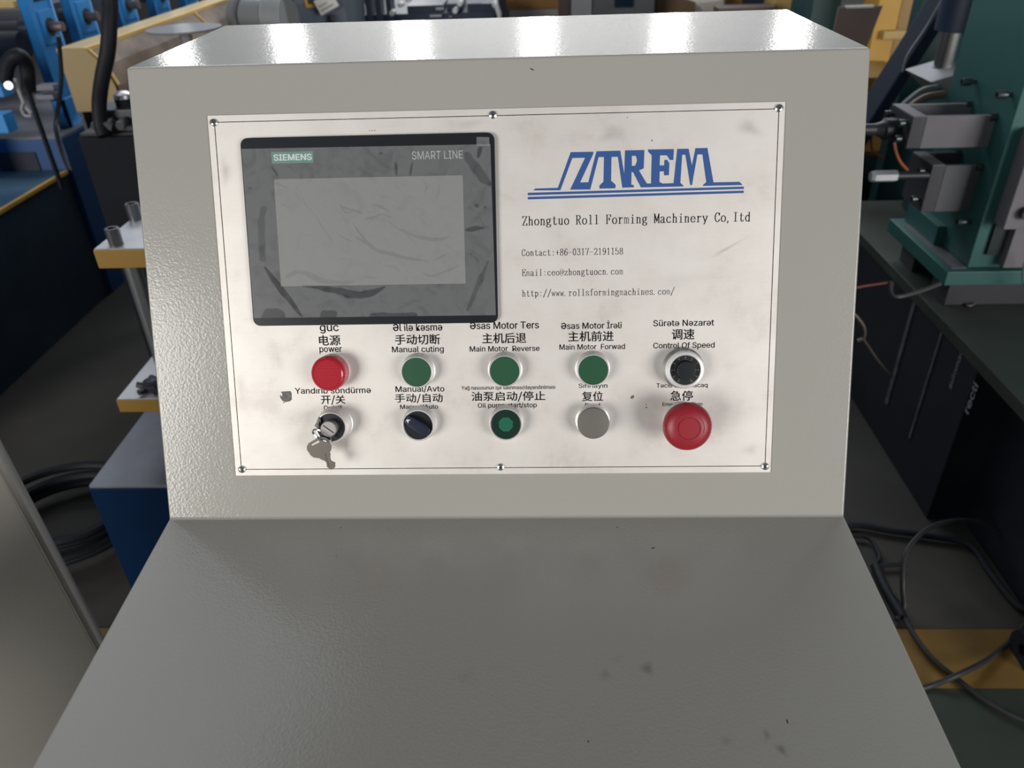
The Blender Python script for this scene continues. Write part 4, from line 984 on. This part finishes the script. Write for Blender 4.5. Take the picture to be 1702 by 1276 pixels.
cz = ray_at(1625, 478, z=BZ + 0.03)
ck = thing('toggle_catch', 'small oily steel catch lying on the machine bed under the green slab', 'catch', (cz.x, cz.y, BZ))
MB().tube([(cz.x - 0.035, cz.y - 0.03, BZ + 0.004), (cz.x - 0.028, cz.y - 0.042, BZ + 0.004), (cz.x + 0.005, cz.y - 0.012, BZ + 0.006), (cz.x - 0.003, cz.y, BZ + 0.006)], 0.0028, 8, True, 4).build('loop', mat('catch_steel', (0.22, 0.21, 0.21), 0.4, 0.6), ck)
MB().box((cz.x - 0.005, cz.y - 0.015, BZ), (cz.x + 0.03, cz.y + 0.02, BZ + 0.022)).build('catch_base', MATS['catch_steel'], ck, bevel=0.003)
MB().cyl((cz.x + 0.03, cz.y, BZ + 0.01), (cz.x + 0.075, cz.y, BZ + 0.01), 0.010, 12).build('catch_roller', mat('olive', (0.10, 0.105, 0.07), 0.5), ck)
tag(MB().tube([ray_at(1712 + 12 * cos(t), 455 + 28 * sin(t), y=1.09) for t in [2 * pi * i / 12 for i in range(12)]], 0.0022, 8, True, 3).build('steel_ring', chrome, origin=tuple(ray_at(1710, 455, y=1.09))), 'thin bright ring at the right edge on the green machine', 'ring')

# ------------------------------------------------------------------ cables and bits on the floor at right
def fl(px, py, z=0.012): return ray_at(px, py, z=z)


tag(MB().tube([fl(1490, 1030), fl(1502, 1010), fl(1500, 970, .06), fl(1505, 920, .10), fl(1540, 880, .12), fl(1590, 865, .12), fl(1640, 872, .10), fl(1680, 905, .05), fl(1715, 950, .02), fl(1760, 1010)], 0.0052, 10).build('floor_cable', mat('floor_cable_grey', (0.02, 0.02, 0.022), 0.5), origin=tuple(fl(1505, 920))), 'dark cable arching up from the floor right of the console', 'cable')
tag(MB().tube([fl(1485, 985), fl(1510, 1040), fl(1545, 1090), fl(1590, 1128), fl(1640, 1165), fl(1710, 1200), fl(1790, 1215)], 0.0056, 10).build('floor_cable', MATS['floor_cable_grey'], origin=tuple(fl(1590, 1128))), 'dark cable crossing the yellow floor band towards the green floor', 'cable')
tag(MB().tube([fl(1505, 1150, .004), fl(1545, 1140, .006), fl(1595, 1120, .024), fl(1650, 1090, .012), fl(1702, 1040, .01), fl(1760, 960, .01)], 0.0056, 10).build('floor_cable', MATS['floor_cable_grey'], origin=tuple(fl(1650, 1090))), 'dark cable rising to the right over the yellow floor band', 'cable')
tag(MB().tube([fl(1395, 876), fl(1430, 873), fl(1480, 882), fl(1540, 890), fl(1610, 905), fl(1645, 950), fl(1690, 1005), fl(1730, 1020)], 0.0075, 10).build('floor_cable', rubber, origin=tuple(fl(1480, 882))), 'thick black cable lying on the floor beside the machine bed', 'cable')
tag(MB().tube([fl(1415, 890), fl(1445, 895), fl(1462, 925), fl(1458, 938), fl(1500, 938)], 0.005, 10).build('floor_cable', rubber, origin=tuple(fl(1445, 895))), 'short black cable end close to the console side', 'cable')
tag(MB().tube([fl(1455, 940), fl(1470, 975), fl(1500, 1025)], 0.011, 12).build('cable_conduit', rubber, origin=tuple(fl(1470, 975))), 'thick black conduit hugging the console foot', 'conduit')
tag(MB().tube([ray_at(1402, 520, y=0.95), ray_at(1412, 515, y=0.95), ray_at(1434, 540, y=0.95), ray_at(1436, 560, y=0.95), ray_at(1425, 566, y=0.95)], 0.004, 8).tube([ray_at(1434, 562, y=0.95), ray_at(1460, 600, y=0.97), ray_at(1482, 625, y=1.0)], 0.003, 8).build('hook_lever', mat('hook_bronze', (0.10, 0.085, 0.07), 0.45, 0.4), origin=tuple(ray_at(1434, 540, y=.95))), 'thin bronze coloured hook lever right behind the console edge', 'lever')
fw = tuple(fl(1712, 1080, .03))
tag(MB().lathe([(0.012, -0.015), (0.038, -0.018), (0.042, 0), (0.038, 0.018), (0.012, 0.018)], 24, Matrix.Translation(fw) @ Matrix.Rotation(pi / 2, 4, 'Y')).build('caster_wheel', rubber, origin=fw), 'black caster wheel on the yellow floor band at the right edge', 'wheel')

# ------------------------------------------------------------------ far machines, right rear
def block(name, label, cat, px0, px1, pyt, y, depth, mt, pyb=None, zt=None, bev=0.004, group=None):
    a = ray_at(px0, pyt, y=y); c_ = ray_at(px1, pyt, y=y)
    zb = 0.0 if pyb is None else ray_at(px0, pyb, y=y).z
    o = MB().box((a.x, y, zb), (c_.x, y + depth, a.z if zt is None else zt)).build(name, mt, origin=((a.x + c_.x) / 2, y + depth / 2, zb), bevel=bev)
    return tag(o, label, cat, group) if label else o


yr = thing('yellow_uncoiler', 'yellow painted uncoiler frame behind the right corner of the console', 'machine', (1.5, 2.6, 0))
def part_box(parent, nm, px0, px1, pyt, pyb, y, depth, mt, zt=None, zb=None):
    a = ray_at(px0, pyt, y=y); c_ = ray_at(px1, pyt, y=y); z0 = (0.0 if pyb is None else ray_at(px0, pyb, y=y).z) if zb is None else zb
    return MB().box((a.x, y, z0), (c_.x, y + depth, a.z if zt is None else zt)).build(nm, mt, parent, bevel=0.003)
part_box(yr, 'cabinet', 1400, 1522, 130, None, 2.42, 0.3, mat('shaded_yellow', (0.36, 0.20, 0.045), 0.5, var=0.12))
part_box(yr, 'column', 1462, 1500, 0, None, 2.75, 0.15, yellow, zt=1.5)
part_box(yr, 'column', 1500, 1532, 0, None, 2.85, 0.10, mat('ochre', (0.42, 0.25, 0.08), 0.5), zt=1.5)
part_box(yr, 'crossbar', 1470, 1530, 52, 66, 2.72, 0.05, tan)
part_box(yr, 'beam', 1288, 1335, 0, None, 3.42, 0.2, tan, zt=1.3)
part_box(yr, 'beam', 1335, 1360, 0, None, 3.42, 0.2, orange, zt=1.3)
part_box(yr, 'base_panel', 1425, 1560, 258, None, 2.36, 0.05, mat('base_dark', (0.018, 0.03, 0.032), 0.5))
tag(MB().tube([ray_at(1448, 225, y=1.98), ray_at(1450, 250, y=1.98), ray_at(1468, 262, y=1.98)], 0.004, 8).build('red_wire', mat('dull_red', (0.25, 0.05, 0.03), 0.5), origin=tuple(ray_at(1448, 225, y=1.98))), 'dull red wire on the front of the yellow cabinet', 'wire')
b_ = ray_at(1395, 12, y=2.26); c_ = ray_at(1467, 12, y=2.26); d_ = ray_at(1440, 120, y=2.26)
bd = thing('brown_board', 'dark brown board standing upright at the right rear corner of the console', 'board', ((b_.x + c_.x) / 2, 2.26, 0))
MB().prism([(b_.x - 0.01, 0.0), (b_.x - 0.01, b_.z - 0.25), (b_.x + 0.0, b_.z), (c_.x, b_.z), (c_.x - 0.045, b_.z - 0.22), (c_.x - 0.06, 0.0)], 2.26, 2.272, Matrix(((1, 0, 0, 0), (0, 0, 1, 0), (0, 1, 0, 0), (0, 0, 0, 1)))).build('panel', brown, bd)
MB().box((b_.x + 0.022, 2.258, b_.z - 0.004), (c_.x - 0.028, 2.274, b_.z + 0.003)).build('pale_edge', off_white, bd)
ha = ray_at(1592, -40, y=2.12); hb_ = ray_at(1430, 215, y=1.98)
dv = thing('diagonal_arm', 'dark blue diagonal arm sloping down behind the right edge of the console', 'machine arm', tuple(hb_))
ax = (ha - hb_).normalized(); XX = Matrix.Translation(hb_) @ ax.to_track_quat('Z', 'Y').to_matrix().to_4x4()
MB().box((-0.035, -0.025, -0.30), (0.035, 0.025, (ha - hb_).length), XX).build('beam', mat('arm_navy', (0.012, 0.02, 0.042), 0.6, var=0.1, spec=0.25), dv, bevel=0.006)
MB().tube([ray_at(1577, -20, y=2.05), ray_at(1540, 45, y=2.02), ray_at(1510, 90, y=1.99), ray_at(1500, 120, y=1.96)], 0.004, 8).build('edge_cable', mat('arm_cable', (0.08, 0.10, 0.12), 0.4), dv)
MB().box((hb_.x - 0.16, hb_.y - 0.04, 0), (hb_.x - 0.02, hb_.y + 0.12, hb_.z - 0.20)).build('pedestal', navy, dv, bevel=0.004)
part = block('teal_housing', 'dark teal machine housing between the diagonal arm and the chrome cylinder', 'machine housing', 1524, 1610, 30, 2.22, 0.06, teal_dk, zt=1.3)
part = block('teal_column', 'dark teal column behind the brown board', 'column', 1352, 1400, 0, 3.0, 0.3, teal_dk, zt=1.3)

# ------------------------------------------------------------------ row of far things seen above the console
def far(*a, **k): return block(*a, **k)


mg = thing('gear_motor', 'grey finned gear motor behind the console, left of the yellow framed panel', 'motor', tuple(ray_at(440, 60, y=2.8)))
a_ = ray_at(478, 22, y=2.8); e_ = ray_at(405, 22, y=2.8)
ml = MB().cyl((e_.x, 2.86, e_.z - 0.02), (a_.x, 2.80, a_.z - 0.02), 0.075, 28).build('housing', mat('motor_grey', (0.20, 0.215, 0.225), 0.45), mg)
fn = MB()
for k in range(9):
    t = k / 8; p_ = Vector((e_.x, 2.86, e_.z - 0.02)).lerp(Vector((a_.x, 2.80, a_.z - 0.02)), 0.52 + 0.44 * t)
    fn.cyl(p_, p_ + Vector((0.006, -0.001, 0)), 0.084, 28)
fn.build('cooling_fins', mat('fin_grey', (0.34, 0.36, 0.37), 0.45), ml)
MB().cyl((e_.x - 0.03, 2.88, e_.z - 0.02), (e_.x, 2.86, e_.z - 0.02), 0.085, 28).build('end_cover', MATS['motor_grey'], mg)
MB().box((e_.x, 2.75, 0), (a_.x, 2.92, a_.z - 0.09)).build('stand', navy, mg, bevel=0.003)
gc = thing('panel_machine', 'grey blue machine panel with a yellow framed window and white data plate', 'machine', tuple(ray_at(525, 60, y=3.1)))
part_box(gc, 'body', 488, 572, 0, None, 3.1, 0.4, mat('blue_grey', (0.13, 0.16, 0.20), 0.45, var=0.1), zt=1.1)
a_ = ray_at(506, 0, y=3.09); c_ = ray_at(540, 12, y=3.09)
wf = MB().box((a_.x, 3.088, c_.z), (c_.x, 3.1, 1.08)).build('yellow_frame', yellow, gc, bevel=0.002)
MB().box((a_.x + 0.014, 3.084, c_.z + 0.014), (c_.x - 0.014, 3.09, 1.06)).build('pane', mat('dark_pane', (0.06, 0.055, 0.05), 0.2), wf)
a_ = ray_at(534, 26, y=3.05); c_ = ray_at(566, 10, y=3.05)
Xp = Matrix.Translation((a_.x, 3.05, a_.z)) @ Matrix.Rotation(radians(-24), 4, 'Y')
dp = MB().box((0, 0, 0), (0.088, 0.004, 0.06), Xp).build('data_plate', off_white, gc)
MB().box((0.008, -0.001, 0.012), (0.07, 0, 0.018), Xp).box((0.008, -0.001, 0.03), (0.05, 0, 0.035), Xp).build('plate_print', mat('faint_print', (0.35, 0.33, 0.33), 0.6), dp)
MB().cyl((a_.x + 0.04, 3.07, 0), (a_.x + 0.04, 3.07, a_.z), 0.012, 10).build('plate_post', dark_steel, gc)
nm = thing('dark_roll_former', 'dark navy roll forming line behind the console, with pale shafts and labels', 'machine', tuple(ray_at(700, 80, y=3.6)))
part_box(nm, 'bed', 576, 822, 26, None, 3.6, 0.7, navy)
for i, x in enumerate((572, 588, 606, 622, 640)):
    part_box(nm, 'side_stand', x, x + 9, 0, 30, 3.58, 0.12, mat('stand_navy', (0.035, 0.05, 0.085), 0.4), zt=1.15, zb=0.5)
for i, x in enumerate((676, 742, 776, 800)):
    part_box(nm, 'housing', x, x + (60 if i == 0 else 26), 6 if i else 10, 40, 3.62, 0.25, mat('housing_navy', (0.012, 0.025, 0.06), 0.4), zb=0.5)
for x, y in ((664, 9), (676, 0), (651, 22), (764, 6), (756, 18), (822, 8)):
    p_ = ray_at(x, y, y=3.56); MB().cyl(p_, p_ + Vector((0.004, 0.06, 0.0)), 0.0125, 14).build('shaft_end', mat('white_cap', (0.7, 0.71, 0.72), 0.4), nm)
for x0, x1, y0, y1 in ((724, 738, 13, 17), (714, 734, 25, 29), (746, 751, 27, 29)):
    part_box(nm, 'paper_label', x0, x1, y0, y1, 3.57, 0.006, mat('label_grey', (0.40, 0.40, 0.42), 0.6))
p_ = ray_at(824, 6, y=3.5); q_ = ray_at(830, 24, y=3.5)
MB().cyl(p_, (q_.x, 3.5, q_.z), 0.012, 12).cyl((q_.x, 3.5, q_.z), (q_.x, 3.5, 0), 0.010, 10).build('post', mat('white_cap', (0.7, 0.71, 0.72), 0.4), nm)
far('orange_crate', 'orange brown crate standing on a pale base behind the middle of the console', 'crate', 842, 930, 0, 4.05, 0.5, mat('orange_brown', (0.36, 0.19, 0.055), 0.6, var=0.15), pyb=17, zt=1.25)
far('pale_base', 'pale steel base under the orange brown crate', 'base', 846, 930, 17, 4.05, 0.5, mat('pale_steel', (0.42, 0.41, 0.39), 0.5))
far('brown_post', 'dark brown post between the orange crate and the grey cabinet', 'post', 928, 946, 0, 3.8, 0.08, mat('post_brown', (0.09, 0.055, 0.05), 0.5), zt=1.4)
ec = thing('electrical_cabinet', 'tall grey electrical cabinet with a dark window behind the middle of the console', 'cabinet', tuple(ray_at(1015, 80, y=3.8)))
part_box(ec, 'body', 952, 1088, 0, None, 3.8, 0.4, grey_dk, zt=1.35)
part_box(ec, 'light_side', 950, 984, 0, None, 3.785, 0.012, mat('lilac_grey', (0.33, 0.335, 0.37), 0.45), zt=1.35)
part_box(ec, 'window', 1022, 1053, 0, 13, 3.786, 0.012, mat('navy_pane', (0.008, 0.02, 0.05), 0.15), zt=1.2)
far('carton', 'plain brown carton right of the grey electrical cabinet', 'carton', 1092, 1160, 0, 4.0, 0.4, mat('kraft', (0.21, 0.135, 0.085), 0.7, var=0.1), zt=1.2)
wp = thing('panel_stack', 'slanted pale sheets leaning behind the console right of the brown carton', 'sheets', tuple(ray_at(1180, 60, y=3.6)))
for k in range(2):
    a_ = ray_at(1140 + 14 * k, -2 + 9 * k, y=3.6); c_ = ray_at(1168 + 14 * k, 8 + 9 * k, y=3.6); g_ = ray_at(1188, 10, y=3.6)
    MB().prism([(a_.x, a_.z), (c_.x, c_.z), (g_.x + 0.03, c_.z), (g_.x + 0.03, a_.z + 0.02), (a_.x, a_.z + 0.01)], 3.6 - 0.05 * k, 3.63 - 0.05 * k, Matrix(((1, 0, 0, 0), (0, 0, 1, 0), (0, 1, 0, 0), (0, 0, 0, 1)))).build('sheet', off_white if k == 0 else mat('sheet_beige', (0.48, 0.45, 0.41), 0.5), wp)
part_box(wp, 'trestle', 1168, 1200, 14, None, 3.66, 0.2, mat('sheet_beige', (0.48, 0.45, 0.41), 0.5))
far('orange_crate', 'small orange crate right of the pale slanted sheets', 'crate', 1207, 1244, 0, 3.75, 0.4, MATS['orange_brown'], zt=1.1)
far('navy_column', 'dark navy column between the small orange crate and the yellow beams', 'column', 1246, 1286, 0, 3.6, 0.3, mat('column_navy', (0.012, 0.035, 0.06), 0.45), zt=1.3)
far('brown_shelf', 'low brown shelf behind the right half of the console top', 'shelf', 1195, 1290, 14, 3.27, 0.12, mat('shelf_brown', (0.13, 0.09, 0.075), 0.6))
far('machine_row', 'low dark machinery filling the hall floor far behind the console', 'machine', 440, 1300, -24, 6.5, 1.0, mat('far_dark', (0.03, 0.038, 0.055), 0.5, var=0.3), zt=1.0)
far('machine_row', 'low dark blue machinery behind the long machine at left', 'machine', -80, 330, -20, 5.8, 1.0, mat('far_blue', (0.008, 0.014, 0.025), 0.5, var=0.3), zt=1.2)
part_box(rf, 'rear_housing', -140, 40, 22, None, 3.1, 0.9, mat('dark_machine_paint', (0.035, 0.042, 0.06), 0.45, var=0.2))
part_box(rf, 'rear_rail', -60, 22, 4, 16, 3.05, 0.06, tan)

# ------------------------------------------------------------------ far end wall of the hall, beyond the view, with glowing panels added for streaks on the console top
wm = bpy.data.materials.new('streak_panel_glow'); wm.use_nodes = True; nt = wm.node_tree; nt.nodes.remove(nt.nodes['Principled BSDF'])
em = nt.nodes.new('ShaderNodeEmission'); em.inputs['Color'].default_value = (1, 0.99, 0.97, 1); em.inputs['Strength'].default_value = 17.0
nt.links.new(em.outputs[0], nt.nodes['Material Output'].inputs[0])
struct(MB().box((-18, 34.0, 0), (18, 34.2, 9.0)).build('wall_back', mat('wall_paint', (0.62, 0.63, 0.63), 0.7), smooth=False))
for k, px in enumerate((290, 480, 685, 895, 1112, 1315)):
    d = f_ + (px - 851) / FPX * xr - (65 - 638) / FPX * ur
    x = CPOS.x + d.x / d.y * (33.9 - CPOS.y); ww = 0.8 / 2
    fr = struct(MB().box((x - ww - 0.1, 33.86, 4.3), (x - ww, 34.0, 8.9)).box((x + ww, 33.86, 4.3), (x + ww + 0.1, 34.0, 8.9)).box((x - ww, 33.86, 8.8), (x + ww, 34.0, 8.9)).box((x - ww, 33.86, 4.3), (x + ww, 34.0, 4.4)).build('streak_panel_%d' % (k + 1), grey, smooth=False))
    MB().box((x - ww, 33.93, 4.4), (x + ww, 33.96, 8.8)).build('pane', wm, fr, smooth=False)  # glowing sheet added to put a bright streak on the console top

GROUPS = {'floor_cable': 'cables lying on the floor right of the console', 'orange_crate': 'orange crates behind the console', 'machine_row': 'low machinery far back in the hall',
          'flexible_hose': 'flexible hoses below the clevis block', 'air_tube': 'thin air tubes on the right machine', 'hanging_key': 'keys at the key switch', 'edge_on_key': 'keys at the key switch'}
# members of a kind share their group
for o in list(COL.objects):
    n_ = o.name.split('.')[0]
    if o.parent is None and n_ in GROUPS: o['group'] = GROUPS[n_]
